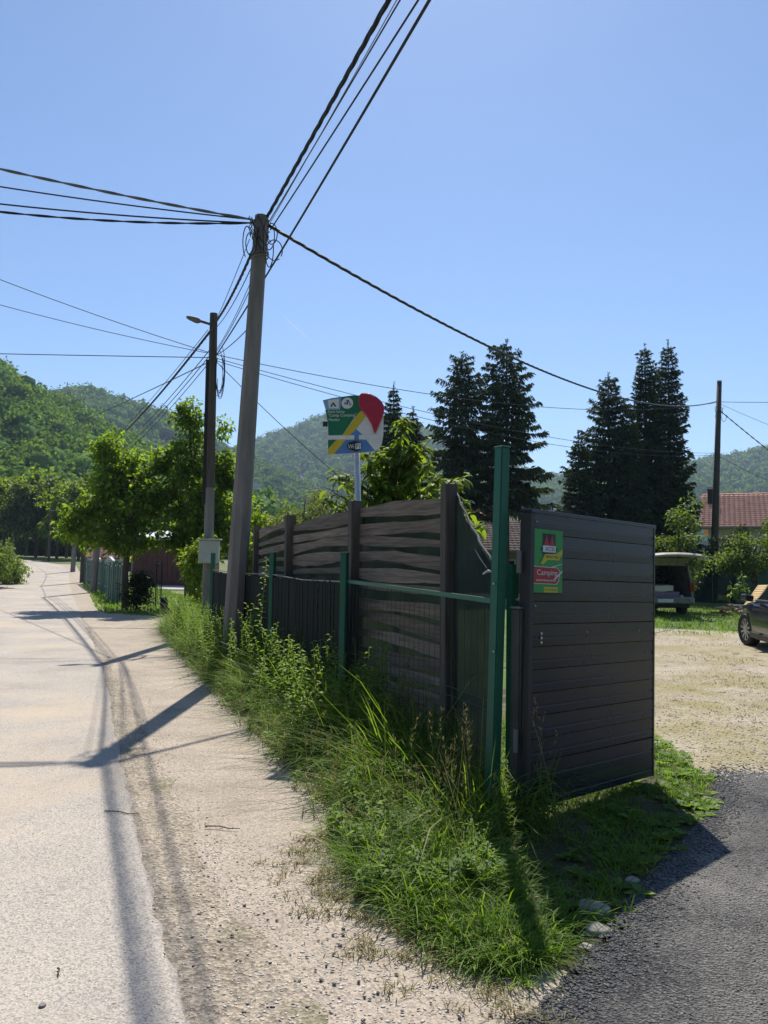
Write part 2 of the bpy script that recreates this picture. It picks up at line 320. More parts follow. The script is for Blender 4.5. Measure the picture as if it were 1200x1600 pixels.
def blades(acc, base, h, w, lean_dir, lean, droop):
    """curved tapering grass blades: 7 vertices each"""
    n = len(base); ld = np.column_stack([np.cos(lean_dir), np.sin(lean_dir), np.zeros(n)])
    sa = lean_dir + math.pi / 2 + rng.normal(0, 0.7, n); sd_ = np.column_stack([np.cos(sa), np.sin(sa), np.zeros(n)])
    V = np.empty((n, 7, 3))
    for i, t in enumerate((0, 0.4, 0.75, 1.0)):
        out = (lean * t + droop * t * t)[:, None] * h[:, None]; zz = h * (t - 0.55 * droop * t ** 3 - 0.25 * lean * t * t)
        c = base + ld * out; c = c + np.column_stack([np.zeros(n), np.zeros(n), zz]); ww = (w * (1 - 0.25 * t - 0.2 * t * t) / 2)[:, None]
        if i < 3: V[:, 2 * i] = c - sd_ * ww; V[:, 2 * i + 1] = c + sd_ * ww
        else: V[:, 6] = c
    b = np.arange(n)[:, None] * 7
    acc.add(V.reshape(-1, 3), np.concatenate([b + np.array([0, 1, 3, 2]), b + np.array([2, 3, 5, 4])]), b + np.array([4, 5, 6]))
def ico():
    bm = bmesh.new(); bmesh.ops.create_icosphere(bm, subdivisions=1, radius=1)
    V = np.array([v.co[:] for v in bm.verts]); F = np.array([[v.index for v in f.verts] for f in bm.faces]); bm.free(); return V, F
ICO_V, ICO_F = ico()
def stones(acc, pos, size, flat_=0.26):
    n = len(pos); m = len(ICO_V)
    sc = size[:, None, None] * rng.uniform(0.6, 1.3, (n, 1, 3)) * np.array([1, 1, flat_])
    V = ICO_V[None] * rng.uniform(0.72, 1.25, (n, m, 1)) * sc
    a = rng.uniform(0, 2 * math.pi, n); c, s_ = np.cos(a)[:, None], np.sin(a)[:, None]
    x = V[..., 0] * c - V[..., 1] * s_; y = V[..., 0] * s_ + V[..., 1] * c; V = np.stack([x, y, V[..., 2]], -1) + pos[:, None]
    acc.add(V.reshape(-1, 3), None, (ICO_F[None] + (np.arange(n) * m)[:, None, None]).reshape(-1, 3))

# ------------------------------------------------------------------ ground relief: flat here, rising along the road towards the hill
def gz(x, y):
    x = np.asarray(x, float); y = np.asarray(y, float)
    s_ = -0.39 * x + 0.92 * y - 46.0
    mask = 1 / (1 + np.exp((x + 9) * 0.5))
    rise = np.where(s_ > 30, s_ - 2, np.log1p(np.exp(np.clip(s_ / 4, -20, 20))) * 4)
    return 0.033 * np.minimum(rise, 70) * mask
def gzf(x, y): return float(gz(x, y))
def sheet(name, V, quads, mat):
    o = np_obj(name, V, quads, [], mat, kind='structure', smooth=True); return o
# big ground
gx = np.concatenate([[-3500, -1800, -900, -450, -250], np.arange(-150, 121, 3), [160, 250, 450, 900, 1800, 3500]])
gy = np.concatenate([[-600, -200, -60], np.arange(-20, 161, 3), [200, 300, 500, 900, 1800, 3600]])
XX, YY = np.meshgrid(gx, gy); nx = len(gx); ny = len(gy)
V = np.column_stack([XX.ravel(), YY.ravel(), gz(XX, YY).ravel() - 0.02])
ii = np.arange(ny - 1)[:, None] * nx + np.arange(nx - 1)[None]; ii = ii.ravel()
sheet('ground', V, np.column_stack([ii, ii + 1, ii + nx + 1, ii + nx]), M_ground)
def strip(name, Lp, Rp, mat, z, nc=10, wob=0.0, ns=None):
    """ribbon between two polylines of equal count"""
    Lp = np.array(Lp, float); Rp = np.array(Rp, float); k = len(Lp); ns = ns or 160
    t = np.linspace(0, k - 1, ns); ti = np.arange(k)
    l = np.column_stack([np.interp(t, ti, Lp[:, i]) for i in (0, 1)]); r_ = np.column_stack([np.interp(t, ti, Rp[:, i]) for i in (0, 1)])
    if wob:
        for e in (l, r_):
            d = unit(r_ - l); nz = np.zeros(ns)
            for q_, a_ in ((1.6, 0.35), (4.5, 0.5), (13, 0.7)):
                kn = max(3, int(ns / q_)); nz += a_ * np.interp(np.linspace(0, kn - 1, ns), np.arange(kn), rng.normal(0, 1, kn))
            e += d * (wob * 0.75 * nz)[:, None]
    u_ = np.linspace(0, 1, nc + 1)[None, :, None]; pts = l[:, None] * (1 - u_) + r_[:, None] * u_
    V = np.concatenate([pts, gz(pts[..., 0], pts[..., 1])[..., None] + z], -1).reshape(-1, 3)
    i = (np.arange(ns - 1)[:, None] * (nc + 1) + np.arange(nc)[None]).ravel()
    return sheet(name, V, np.column_stack([i, i + 1, i + nc + 2, i + nc + 1]), mat)
ROAD_R = [(2.9, -5), (0.55, 0), (-0.62, 2.7), (-1.25, 4.2), (-2.15, 6.4), (-4.0, 11.2), (-8.1, 20.8), (-16.2, 40), (-24.5, 60), (-31, 74), (-40, 85), (-56, 92), (-80, 95)]
ROAD_L = [(x - 4.0, y - 1.7) for x, y in ROAD_R[:8]] + [(-28.8, 58), (-35, 70.5), (-43, 80), (-57, 87.5), (-80, 90.5)]
GR_EDGE = [(2.9, -5.0), (1.3, 0.0), (0.70, 2.72), (0.33, 3.15), (-0.07, 3.85), (-0.9, 6.6), (-2.25, 10.0), (-3.9, 14.5), (-5.2, 18.2)]
def edge_x(y): return np.interp(y, [p[1] for p in GR_EDGE], [p[0] for p in GR_EDGE])
def road_x(y): return np.interp(y, [p[1] for p in ROAD_R], [p[0] for p in ROAD_R])
road = strip('road', ROAD_L, ROAD_R, M_road, 0.012, 12, 0.03, 420)
ys = [-5, 0, 1.5, 2.72, 3.2, 3.85, 5, 6.6, 8, 10, 12, 14.5, 18.2]
strip('dirt_verge', [(road_x(y) - 0.25, y) for y in ys], [(edge_x(y) + 0.35, y) for y in ys], M_verge, 0.004, 8, 0.05, 300)
M_rut = groundmat('gravelly_rut', [(0.25, (0.26, 0.22, 0.17)), (0.75, (0.44, 0.385, 0.315))], 2.2, ((0.55, 0.54, 0.52), (1.25, 1.23, 1.2)), 80, bump=0.8, bdist=0.008, patch=(0.17, 0.16, 0.08), pscale=2.4, pth=(0.58, 0.72), stone=(60, (0.5, 0.49, 0.48), (1, 1, 1), (1.4, 1.36, 1.3), 0.85))
ys = [-5, 0, 2.4, 4.2, 6.4, 9, 11.2, 15, 18]
strip('gravel_rut', [(road_x(y) - 0.06, y) for y in ys], [(road_x(y) + w_, y) for y, w_ in zip(ys, (0.5, 0.5, 0.48, 0.34, 0.24, 0.18, 0.14, 0.1, 0.08))], M_rut, 0.0085, 5, 0.07, 300)
# side drive and verge further on
ys = [18.0, 20, 22, 24, 28, 36, 46, 60, 75]
strip('dirt_shoulder', [(road_x(y) - 0.2, y) for y in ys], [(-4.9, 18.0), (-4.6, 20.0), (-5.6, 21.6), (-8.4, 23.4), (-10.3, 28), (-13.5, 36), (-17.9, 46), (-23.6, 60), (-30, 75)], M_verge, 0.004, 6, 0.06, 220)
ys = [12, 20, 30, 40, 55, 72]
strip('road_left_shoulder', [(np.interp(y, [p[1] for p in ROAD_L], [p[0] for p in ROAD_L]) - 1.1, y) for y in ys], [(np.interp(y, [p[1] for p in ROAD_L], [p[0] for p in ROAD_L]) + 0.2, y) for y in ys], M_verge, 0.004, 3, 0.05, 120)
# driveway of fresh coarse asphalt
DRV = [(2.60, 6.05), (2.32, 5.35), (1.95, 4.78), (1.6, 4.3), (1.27, 3.83), (0.97, 3.36), (0.62, 2.87), (0.30, 2.62), (-0.1, 2.3), (0.2, 1.2), (0.6, -1), (1.2, -5)]
strip('driveway', DRV, [(9, 6.35), (9, 5.6), (9, 5), (9, 4.4), (9, 3.9), (9, 3.4), (9, 2.8), (9, 2.3), (9, 1.8), (9, 1), (9, -1), (9, -5)], M_asph, 0.016, 14, 0.045, 260)
strip('gravel_yard', [(2.45, 5.9), (2.5, 7), (2.35, 8.5), (2.3, 10), (2.6, 13), (3.5, 17), (5.0, 20.5)], [(14, 5.9), (14, 7), (14, 8.5), (14, 10), (13, 12.5), (11.5, 16.3), (9.8, 19.0)], M_gravel, 0.008, 12, 0.10, 120)
M_turf = groundmat('trampled_turf_soil_shade', [(0.3, (0.040, 0.048, 0.018)), (0.7, (0.085, 0.082, 0.040))], 2.5, ((0.5, 0.5, 0.5), (1.3, 1.3, 1.2)), 70, bump=0.8, bdist=0.015, patch=(0.30, 0.25, 0.16), pscale=1.7, pth=(0.54, 0.66))  # bare trampled soil, its colour also darkened to deepen the gate's shadow
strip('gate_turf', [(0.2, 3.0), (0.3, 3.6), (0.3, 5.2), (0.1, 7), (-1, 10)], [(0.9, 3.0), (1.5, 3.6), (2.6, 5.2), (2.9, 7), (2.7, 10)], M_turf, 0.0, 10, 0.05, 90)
strip('lawn', [(-1, 9.9), (-1, 15), (0, 20), (0, 30), (0, 42)], [(2.7, 9.9), (3.0, 15), (30, 15.2), (34, 30), (38, 42)], M_lawn, -0.004, 10, 0.05, 120)
strip('concrete_apron', [(-15.0, 41.0), (-15.6, 45.6)], [(-9.6, 41.5), (-10.2, 46.2)], M_conc, 0.02, 3)

# ------------------------------------------------------------------ hills with woods
def hill(name, sil, D0, D1, mat, lo=-20, back=1.5, nu=90, nd=26, bump=0.05):
    sil = np.array(sil, float); us = []; es = []
    for px, py in sil:
        d = ray(px, py + 7); us.append(d.x / d.y); es.append(d.z / d.y)
    us = np.array(us); es = np.array(es)
    U = np.linspace(us[0], us[-1], nu); E = np.interp(U, us, es)
    ph = rng.uniform(0, 6, 6)
    def H(u_, D):
        top = np.interp(u_, us, es) * D1 + 1.6
        t = np.clip((D - D0) / (D1 - D0), 0, 1); s_ = t * t * (3 - 2 * t) * 0.55 + t * 0.45
        tb = np.clip((D - D1) / (D1 * (back - 1)), 0, 1)
        rel = np.sin(u_ * 23 + ph[0] + D / D1 * 5) * np.sin(D / D1 * 13 + ph[1]) + 0.6 * np.sin(u_ * 51 + ph[2] + D / D1 * 9)
        return top * s_ * (1 - 0.6 * tb * tb) + rel * top * bump * t * (1 - t) * 3 - 0.5 * (1 - t)
    D = np.concatenate([np.linspace(D0 * 0.97, D1, nd), D1 * np.linspace(1.05, back, 6)])
    UU, DD = np.meshgrid(U, D); Z = H(UU, DD); Z[0] = -3
    V = np.column_stack([(UU * DD).ravel(), DD.ravel(), Z.ravel()]); k = len(U); i = (np.arange(len(D) - 1)[:, None] * k + np.arange(k - 1)[None]).ravel()
    np_obj(name, V, np.column_stack([i, i + 1, i + k + 1, i + k]), [], mat, kind='structure', smooth=True)
    return H
def wood(name, H, urange, D0, D1, n, rad, ncard, card, mat, squash=0.85, skip=None, jitter=0.35, pw=0.75):
    u_ = rng.uniform(urange[0], urange[1], n); D = D0 + (D1 - D0) * rng.uniform(0, 1, n) ** pw
    if skip is not None:
        k = ~skip(u_, D); u_, D = u_[k], D[k]; n = len(u_)
    r_ = rad * rng.uniform(1 - jitter, 1 + jitter, n); base = np.column_stack([u_ * D, D, H(u_, D)])
    hgt = r_ * rng.uniform(0.7, 1.35, n)
    acc = Acc(); m = len(ICO_V)
    # solid lumpy heart of each crown
    Vc = ICO_V[None] * rng.uniform(0.62, 0.92, (n, m, 1)) * np.stack([r_, r_, hgt * squash], -1)[:, None] * 0.82 + (base + np.column_stack([0 * r_, 0 * r_, hgt * 0.95]))[:, None]
    acc.add(Vc.reshape(-1, 3), None, (ICO_F[None] + (np.arange(n) * m)[:, None, None]).reshape(-1, 3))
    nb = 7; bd = unit(rng.normal(size=(n, nb, 3)) + np.array([0, -0.2, 0.35])); bo = bd * 0.62 * np.stack([r_, r_, hgt * squash], -1)[:, None]
    which = rng.integers(0, nb, (n, ncard)); cen = np.take_along_axis(bo, which[..., None], 1)
    dl = unit(rng.normal(size=(n, ncard, 3))); pos = cen + dl * (0.46 * r_)[:, None, None] * rng.uniform(0.75, 1.05, (n, ncard, 1))
    pos = pos + (base + np.column_stack([0 * r_, 0 * r_, hgt * 0.95]))[:, None]
    pos = pos.reshape(-1, 3); dl = dl.reshape(-1, 3)
    ax = unit(np.cross(dl, rdir(len(dl))) + dl * 0.3)
    sz = card * rng.uniform(0.6, 1.4, len(pos))
    V, q = kites(pos - ax * sz[:, None] * 0.5, ax, sz, sz * 0.8, dl + 0.4 * rdir(len(dl)), 0.1); acc.add(V, q)
    return acc.obj(name, mat, kind='stuff')
def ur(a, b): return (ray(a, 800).x / ray(a, 800).y, ray(b, 800).x / ray(b, 800).y)
bx_ = np.linspace(-500, 500, 41); by_ = np.array([-45, -60, -80, -110, -150, -200, -270, -340]); XX, YY = np.meshgrid(bx_, by_)
ZZ = np.interp(-YY, [45, 60, 80, 110, 150, 200, 270, 340], [-2, 9, 15, 24, 38, 58, 85, 100]) * (1 + 0.12 * np.sin(XX * 0.03 + 1) + 0.08 * np.sin(XX * 0.07)); ii = (np.arange(7)[:, None] * 41 + np.arange(40)[None]).ravel()
np_obj('added_rear_hill', np.column_stack([XX.ravel(), YY.ravel(), ZZ.ravel()]), np.column_stack([ii, ii + 41, ii + 42, ii + 1]), [], M_hill, kind='structure', smooth=True)  # unseen hill behind the camera, added to darken reflections and sky fill
HA = hill('near_hill', [(-420, 470), (-150, 520), (0, 598), (60, 634), (130, 676), (200, 712), (260, 742), (330, 780), (420, 825), (520, 862), (600, 878)], 100, 300, M_hill, bump=0.035)
HB = hill('second_hill', [(-200, 690), (-60, 650), (40, 634), (110, 618), (150, 624), (200, 638), (250, 660), (330, 698), (400, 728), (480, 770), (600, 850), (700, 880)], 320, 700, M_hill)
HC = hill('middle_hill', [(120, 790), (250, 752), (330, 722), (390, 700), (440, 680), (500, 661), (560, 650), (620, 660), (700, 690), (800, 735), (880, 768), (960, 800), (1080, 850)], 520, 1250, M_hill)
HD = hill('right_hill', [(640, 800), (760, 770), (860, 752), (960, 745), (1040, 735), (1090, 726), (1140, 718), (1200, 708), (1320, 690), (1600, 690)], 450, 1150, M_hill)
wood('near_hill_wood', HA, ur(-60, 470), 104, 318, 1700, 4.3, 120, 1.0, L_forA, pw=0.8)
wood('second_hill_wood', HB, ur(-40, 520), 420, 730, 1500, 6.5, 60, 1.9, L_forB, pw=0.7)
wood('middle_hill_wood', HC, ur(300, 920), 540, 1290, 3600, 8.0, 36, 2.9, L_forB)
md = ray(875, 790)
wood('right_hill_wood', HD, ur(760, 1260), 480, 1190, 2600, 8.0, 36, 2.9, L_forB, skip=lambda u_, D: (np.abs(u_ - md.x / md.y) < 0.030) & (D > 560) & (D < 760))
sheetD = np.linspace(565, 750, 14); su = np.linspace(md.x / md.y - 0.028, md.x / md.y + 0.028, 8)
UU, DD = np.meshgrid(su, sheetD); i = (np.arange(13)[:, None] * 8 + np.arange(7)[None]).ravel()
np_obj('hill_meadow', np.column_stack([(UU * DD).ravel(), DD.ravel(), (HD(UU, DD) + 1.2).ravel()]), np.column_stack([i, i + 1, i + 9, i + 8]), [], M_meadow, kind='structure', smooth=True)

# ------------------------------------------------------------------ trees
def tree(name, label, cat, base, lobes, ncl, rc, nleaf, leafL, leafW, mat, trunk, tr, droop=0.25, group=None, bark=None, limbs=22, shell=0.5, leafout=0.5):
    base = Vector(base); root = thing(name, label, cat, base, group); B = np.array(base)
    tp = [base + Vector(p) for p in trunk]; m = len(tp)
    MB().tube(tp, [tr * (1 - 0.75 * i / (m - 1)) for i in range(m)], 8).build('trunk', bark or M_bark, root, smooth=True)
    lob = np.array([[*c, *r_] for c, r_ in lobes], float); vol = lob[:, 3] * lob[:, 4] * lob[:, 5]
    li = rng.choice(len(lob), ncl, p=vol ** 0.6 / np.sum(vol ** 0.6)); d = rdir(ncl)
    cc = lob[li, :3] + d * lob[li, 3:] * (rng.uniform(0, 1, (ncl, 1)) ** 0.45) * 0.9
    mb = MB(); tz = [p.z - base.z for p in tp]
    for k in rng.permutation(ncl)[:limbs]:
        c = Vector(cc[k]); z = max(tz[1] * 0.8, min(tz[-1], c.z * rng.uniform(0.45, 0.75)))
        i = max(0, min(m - 2, sum(1 for t in tz if t <= z) - 1)); f = (z - tz[i]) / max(1e-3, tz[i + 1] - tz[i])
        a = tp[i].lerp(tp[i + 1], min(1, max(0, f))); b = base + c; mid = a.lerp(b, 0.5) + Vector((0, 0, 0.12 * (b - a).length))
        r1 = tr * 0.38
        mb.tube([a, a.lerp(mid, 0.5) + Vector((0, 0, 0.02)), mid, mid.lerp(b, 0.5), b], [r1, r1 * 0.75, r1 * 0.55, r1 * 0.35, r1 * 0.12], 5)
    if limbs: mb.build('limbs', bark or M_bark, root)
    w_ = rng.integers(0, ncl, nleaf); rcs = rc * rng.uniform(0.6, 1.4, ncl)
    dl = rdir(nleaf); pos = B + cc[w_] + dl * (rcs[w_] * rng.uniform(0, 1, nleaf) ** shell)[:, None] * np.array([1, 1, 0.75])
    ax = unit(dl * leafout + 0.7 * rdir(nleaf) + np.array([0, 0, -droop])); sz = leafL * rng.uniform(0.55, 1.3, nleaf)
    nr = unit(rdir(nleaf) * 0.7 + np.array([0, 0, 1.0]))
    V, q = kites(pos, ax, sz, sz * leafW / leafL, nr, 0.12 + droop * 0.2)
    np_obj('crown', V, q, [], mat, parent=root)
    return root
def spruce(name, label, base, h, rb, mat=L_spruce, dens=1.5, droop=0.5, tight=1.0, group=None, zlow=0.08, power=0.8, rag=0.6, gap=1.45):
    base = Vector(base); root = thing(name, label, 'spruce tree', base, group); B = np.array(base)
    MB().tube([base, base + Vector((0.02, 0, h * 0.5)), base + Vector((0, 0, h))], [h * 0.014, h * 0.009, 0.012], 7).build('trunk', M_bark, root, smooth=True)
    P_, A_, L_ = [], [], []; z = h * zlow; bm_ = MB()
    while z < h * 0.985:
        f = z / h; ln0 = rb * (1 - f) ** power + 0.10; nb = int(rng.integers(6, 9)) if f < 0.9 else 5; a0 = rng.uniform(0, 6.28)
        for k in range(nb):
            an = a0 + 6.283 * k / nb + rng.normal(0, 0.2); ln = ln0 * rng.uniform(1 - rag, 1.18)
            od = np.array([math.cos(an), math.sin(an), 0]); lat = np.array([-od[1], od[0], 0]); el = 0.35 * (f - 0.35) * 2
            n = max(8, int(ln * 62 * dens)); t = rng.uniform(0.05, 1, n) ** 0.75
            zz = el * ln * t - droop * ln * (t ** 1.2) * 0.5 + 0.22 * ln * np.maximum(0, t - 0.6) ** 1.3 * 2
            wdt = ln * 0.30 * np.sin(np.clip(t, 0, 1) * 2.6 + 0.3); s_ = rng.uniform(-1, 1, n)
            pos = od * (ln * t)[:, None] + lat * (wdt * s_)[:, None] + np.column_stack([0 * t, 0 * t, z + zz - np.abs(s_) * 0.06 * ln])
            ax = od * 0.55 + lat * (s_ * 0.7)[:, None] + np.array([0, 0, -droop * 1.1]) + rng.normal(0, 0.28, (n, 3))
            P_.append(pos); A_.append(ax); L_.append((0.16 + 0.16 * (1 - f)) * rng.uniform(0.6, 1.5, n) * tight)
            if k % 2 == 0 and ln > 0.6:
                bm_.tube([base + Vector((0, 0, z)), base + Vector(od * ln * 0.5) + Vector((0, 0, z + el * ln * .5 - droop * ln * 0.22)), base + Vector(od * ln * 0.95) + Vector((0, 0, z + el * ln - droop * ln * 0.44))], [0.02, 0.013, 0.004], 4, False)
        z += gap * h * 0.021 * rng.uniform(0.8, 1.2) * (1.15 - 0.5 * f)
    # leader
    n = 40; t = rng.uniform(0, 1, n); P_.append(np.column_stack([0 * t, 0 * t, h * (0.965 + 0.05 * t)])); A_.append(rdir(n) * 0.6 + np.array([0, 0, 0.7])); L_.append(np.full(n, 0.16))
    bm_.build('limbs', M_bark, root)
    pos = np.concatenate(P_) + B; ax = unit(np.concatenate(A_)); L = np.concatenate(L_)
    V, q = kites(pos, ax, L, L * 0.30, None, 0.15); np_obj('crown', V, q, [], mat, parent=root)
    return root
def at0(px, Y): p = P(px, 880, Y); return Vector((p.x, Y, gzf(p.x, Y)))
def topz(px, py, Y): return P(px, py, Y).z

# two leafy trees by the side drive
b = at0(196, 25.0)
tree('leafy_tree', 'lower rounded bright green tree left of the dark lamp pole, over the picket fence', 'tree', b,
     [((-0.25, 0, 3.5), (1.45, 1.25, 1.5)), ((-0.45, 0, 4.8), (0.85, 0.8, 0.9)), ((-1.45, -0.2, 2.8), (0.65, 0.7, 0.65)), ((0.75, 0, 3.3), (0.75, 0.9, 1.1)), ((0.0, -0.2, 2.2), (1.3, 0.9, 0.45))],
     125, 0.36, 11500, 0.18, 0.10, L_walnut, [(0.05, 0, -0.1), (0.0, 0, 1.2), (0.1, 0, 2.4), (0, 0, 3.8), (-0.1, 0, 5.2)], 0.13, 0.12)
b = at0(296, 25.6)
tree('leafy_tree', 'taller ragged green tree behind the dark lamp pole, cables passing through its top', 'tree', b,
     [((0.1, 0, 3.6), (1.2, 1.2, 1.45)), ((-0.1, 0, 5.2), (0.85, 0.8, 1.0)), ((-0.2, 0, 6.3), (0.48, 0.4, 0.7)), ((-0.15, 0, 7.0), (0.25, 0.25, 0.35)), ((1.05, 0.1, 4.7), (0.45, 0.5, 0.8)), ((-1.0, 0, 5.0), (0.35, 0.35, 0.4)), ((0.9, 0.1, 2.9), (0.7, 0.7, 0.9)), ((-0.4, 0, 2.3), (0.9, 0.8, 0.5)), ((0.95, 0, 6.0), (0.22, 0.25, 0.35)), ((-0.7, 0, 6.2), (0.2, 0.25, 0.25))],
     145, 0.34, 12500, 0.18, 0.095, L_walnut, [(0.0, 0, -0.1), (-0.05, 0, 1.3), (0.05, 0, 2.6), (0, 0, 4.2), (-0.15, 0, 6.6)], 0.14, 0.15)
# rounded dark bush under them
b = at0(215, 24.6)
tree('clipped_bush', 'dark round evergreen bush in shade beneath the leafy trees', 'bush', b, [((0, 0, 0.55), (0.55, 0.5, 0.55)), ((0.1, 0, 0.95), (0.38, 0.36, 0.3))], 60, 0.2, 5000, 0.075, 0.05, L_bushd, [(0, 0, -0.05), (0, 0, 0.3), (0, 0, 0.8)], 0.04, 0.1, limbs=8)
b = at0(312, 21.0)
tree('yard_shrub', 'yellow green shrub with reddish shoots below the grey meter box', 'shrub', b, [((0, 0, 0.9), (0.35, 0.4, 0.75)), ((-0.15, 0, 1.6), (0.3, 0.3, 0.4)), ((0.15, 0, 1.9), (0.25, 0.3, 0.5))], 40, 0.22, 1900, 0.14, 0.07, L_bright, [(0, 0, -0.05), (0, 0, 0.8), (0, 0, 1.7)], 0.03, 0.35, limbs=12)
b = at0(375, 27.0)
tree('leafy_tree', 'sunlit light green tree showing on both sides of the near concrete pole', 'tree', b, [((0, 0, 2.6), (1.5, 1.2, 1.1)), ((0.6, 0, 2.0), (1.0, 0.9, 0.8)), ((-0.6, 0, 3.4), (0.8, 0.8, 0.8))], 70, 0.42, 6500, 0.19, 0.085, L_bright, [(0, 0, -0.1), (0, 0, 1.2), (0, 0, 3.3)], 0.11, 0.3)
b = at0(395, 19.0)
tree('yard_shrub', 'bright green shrub behind the far end of the board fence', 'shrub', b, [((0, 0, 1.7), (0.6, 0.6, 0.8)), ((0.6, 0, 1.6), (0.5, 0.5, 0.55))], 40, 0.26, 2600, 0.13, 0.07, L_bright, [(0, 0, -0.05), (0, 0, 0.9), (0, 0, 2.0)], 0.04, 0.3, limbs=14)
for px, Y, lab, hh, n in ((470, 24.0, 'olive green fruit tree left of the camping sign pole', 1.0, 4200), (520, 23.0, 'thin olive tree with bare dark twigs just left of the camping sign pole', 1.05, 2600), (440, 27.5, 'pale olive tree farther back between the concrete pole and the sign', 0.95, 3600)):
    b = at0(px, Y)
    tree('fruit_tree', lab, 'tree', b, [((0, 0, 2.3 * hh), (1.05, 1.0, 1.2)), ((-0.5, 0, 3.0 * hh), (0.5, 0.5, 0.9)), ((0.5, 0, 3.1 * hh), (0.5, 0.5, 0.9)), ((0, 0, 1.5), (1.1, 1.0, 0.7))], 80, 0.28, n, 0.12, 0.045, L_olive, [(0, 0, -0.1), (0.05, 0, 1.0), (0, 0, 2.0), (0.1, 0, 3.6 * hh)], 0.07, 0.1, limbs=46)
# cherry tree behind the sign
def cherry(base):
    base = Vector(base); root = thing('cherry_tree', 'young cherry tree with long drooping light green leaves behind the board fence', 'tree', base); B = np.array(base)
    tp = [(0, 0, -0.1), (0.03, 0, 1.0), (0.0, 0, 1.7), (0.05, 0, 2.4), (0.1, 0, 3.25)]
    MB().tube([base + Vector(p) for p in tp], [0.05, 0.042, 0.034, 0.024, 0.01], 8).build('trunk', M_bark, root, smooth=True)
    mb = MB(); pos = []; ax = []
    tips = [(0.1, 0, 3.6)] + [(rng.uniform(-1.0, 1.25), rng.uniform(-0.55, 0.55), 0) for _ in range(60)]
    for i, t in enumerate(tips):
        if i:
            x = t[0]; zt = 3.42 - 0.5 * abs(x - 0.1) - rng.uniform(0, 0.85); t = (x, t[1], max(2.0, zt))
        a = Vector((0.03, 0, max(0.9, t[2] - 0.42 - 0.25 * abs(t[0])))); b_ = Vector(t); mid = a.lerp(b_, 0.55) + Vector((0, 0, 0.05))
        pts = [a, a.lerp(mid, 0.5), mid, b_]; mb.tube([base + p for p in pts], [0.016, 0.013, 0.009, 0.004], 5)
        nl = 34 if i else 50
        for k in range(nl):
            f = rng.uniform(0.15, 1.0) ** 0.7; q = a.lerp(mid, f / 0.55) if f < 0.55 else mid.lerp(b_, (f - 0.55) / 0.45)
            an = rng.uniform(0, 6.28); pos.append(np.array(base + q) + rng.normal(0, 0.02, 3)); ax.append((math.cos(an), math.sin(an), rng.uniform(-0.6, 0.6)))
    mb.build('limbs', M_bark, root)
    pos = np.array(pos); ax = unit(np.array(ax)); n = len(pos); L = rng.uniform(0.12, 0.20, n); W = L * 0.42
    hor = unit(np.cross(ax, np.array([0, 0, 1.0]))); nn = np.cross(hor, ax)
    V = np.empty((n, 8, 3))
    for j, (t, wf, dz) in enumerate(((0.12, 0.35, 0), (0.42, 1.0, 0.05), (0.75, 0.7, 0.20))):
        c = pos + ax * (L * t)[:, None] - np.array([0, 0, 1]) * (L * dz * 0.9)[:, None]
        V[:, 1 + 2 * j] = c + hor * (W * wf / 2)[:, None] + nn * (W * 0.12)[:, None]; V[:, 2 + 2 * j] = c - hor * (W * wf / 2)[:, None] + nn * (W * 0.12)[:, None]
    V[:, 0] = pos; V[:, 7] = pos + ax * L[:, None] - np.array([0, 0, 1]) * (L * 0.45)[:, None]
    b_ = np.arange(n)[:, None] * 8
    np_obj('crown', V.reshape(-1, 3), np.concatenate([b_ + np.array([1, 2, 4, 3]), b_ + np.array([3, 4, 6, 5])]), np.concatenate([b_ + np.array([0, 2, 1]), b_ + np.array([5, 6, 7])]), L_cherry, parent=root)
cherry(at0(618, 10.6))

# spruces in the yard
for px, py, Y, rb, lab, kw in ((720, 556, 36, 2.45, 'ragged spruce left of the tallest one behind the green gate post', {'zlow': 0.36, 'power': 0.42, 'rag': 0.7}),
        (791, 536, 36.5, 2.9, 'broad ragged spruce right behind the tall green gate post', {'dens': 1.7, 'zlow': 0.36, 'power': 0.45, 'rag': 0.7}),
        (612, 603, 41, 2.3, 'small spruce top rising beside the red pin of the sign', {}),
        (643, 640, 40, 2.4, 'short dark spruce between the sign and the ragged spruces', {}),
        (905, 678, 37, 1.9, 'lowest spruce at the left foot of the dense group', {'tight': 0.85, 'droop': 0.2}),
        (953, 589, 38, 2.3, 'middle height spruce left of the twin dense spruces', {'droop': 0.4, 'power': 0.55}),
        (1011, 544, 38.5, 1.65, 'left one of the twin dense tall spruces', {'dens': 1.6, 'droop': 0.2, 'tight': 0.85, 'power': 0.6, 'gap': 1.0, 'rag': 0.4}),
        (1048, 538, 39, 1.6, 'right one of the twin dense tall spruces', {'dens': 1.6, 'droop': 0.2, 'tight': 0.85, 'power': 0.6, 'gap': 1.0, 'rag': 0.4}),
        (985, 640, 37, 1.5, 'bright edged spruce in front of the twin dense spruces', {'dens': 1.2, 'droop': 0.3, 'tight': 0.85, 'power': 0.65})):
    b = at0(px, Y); spruce('spruce_tree', lab, b, topz(px, py, Y), rb, group='spruces in the yard', **kw)
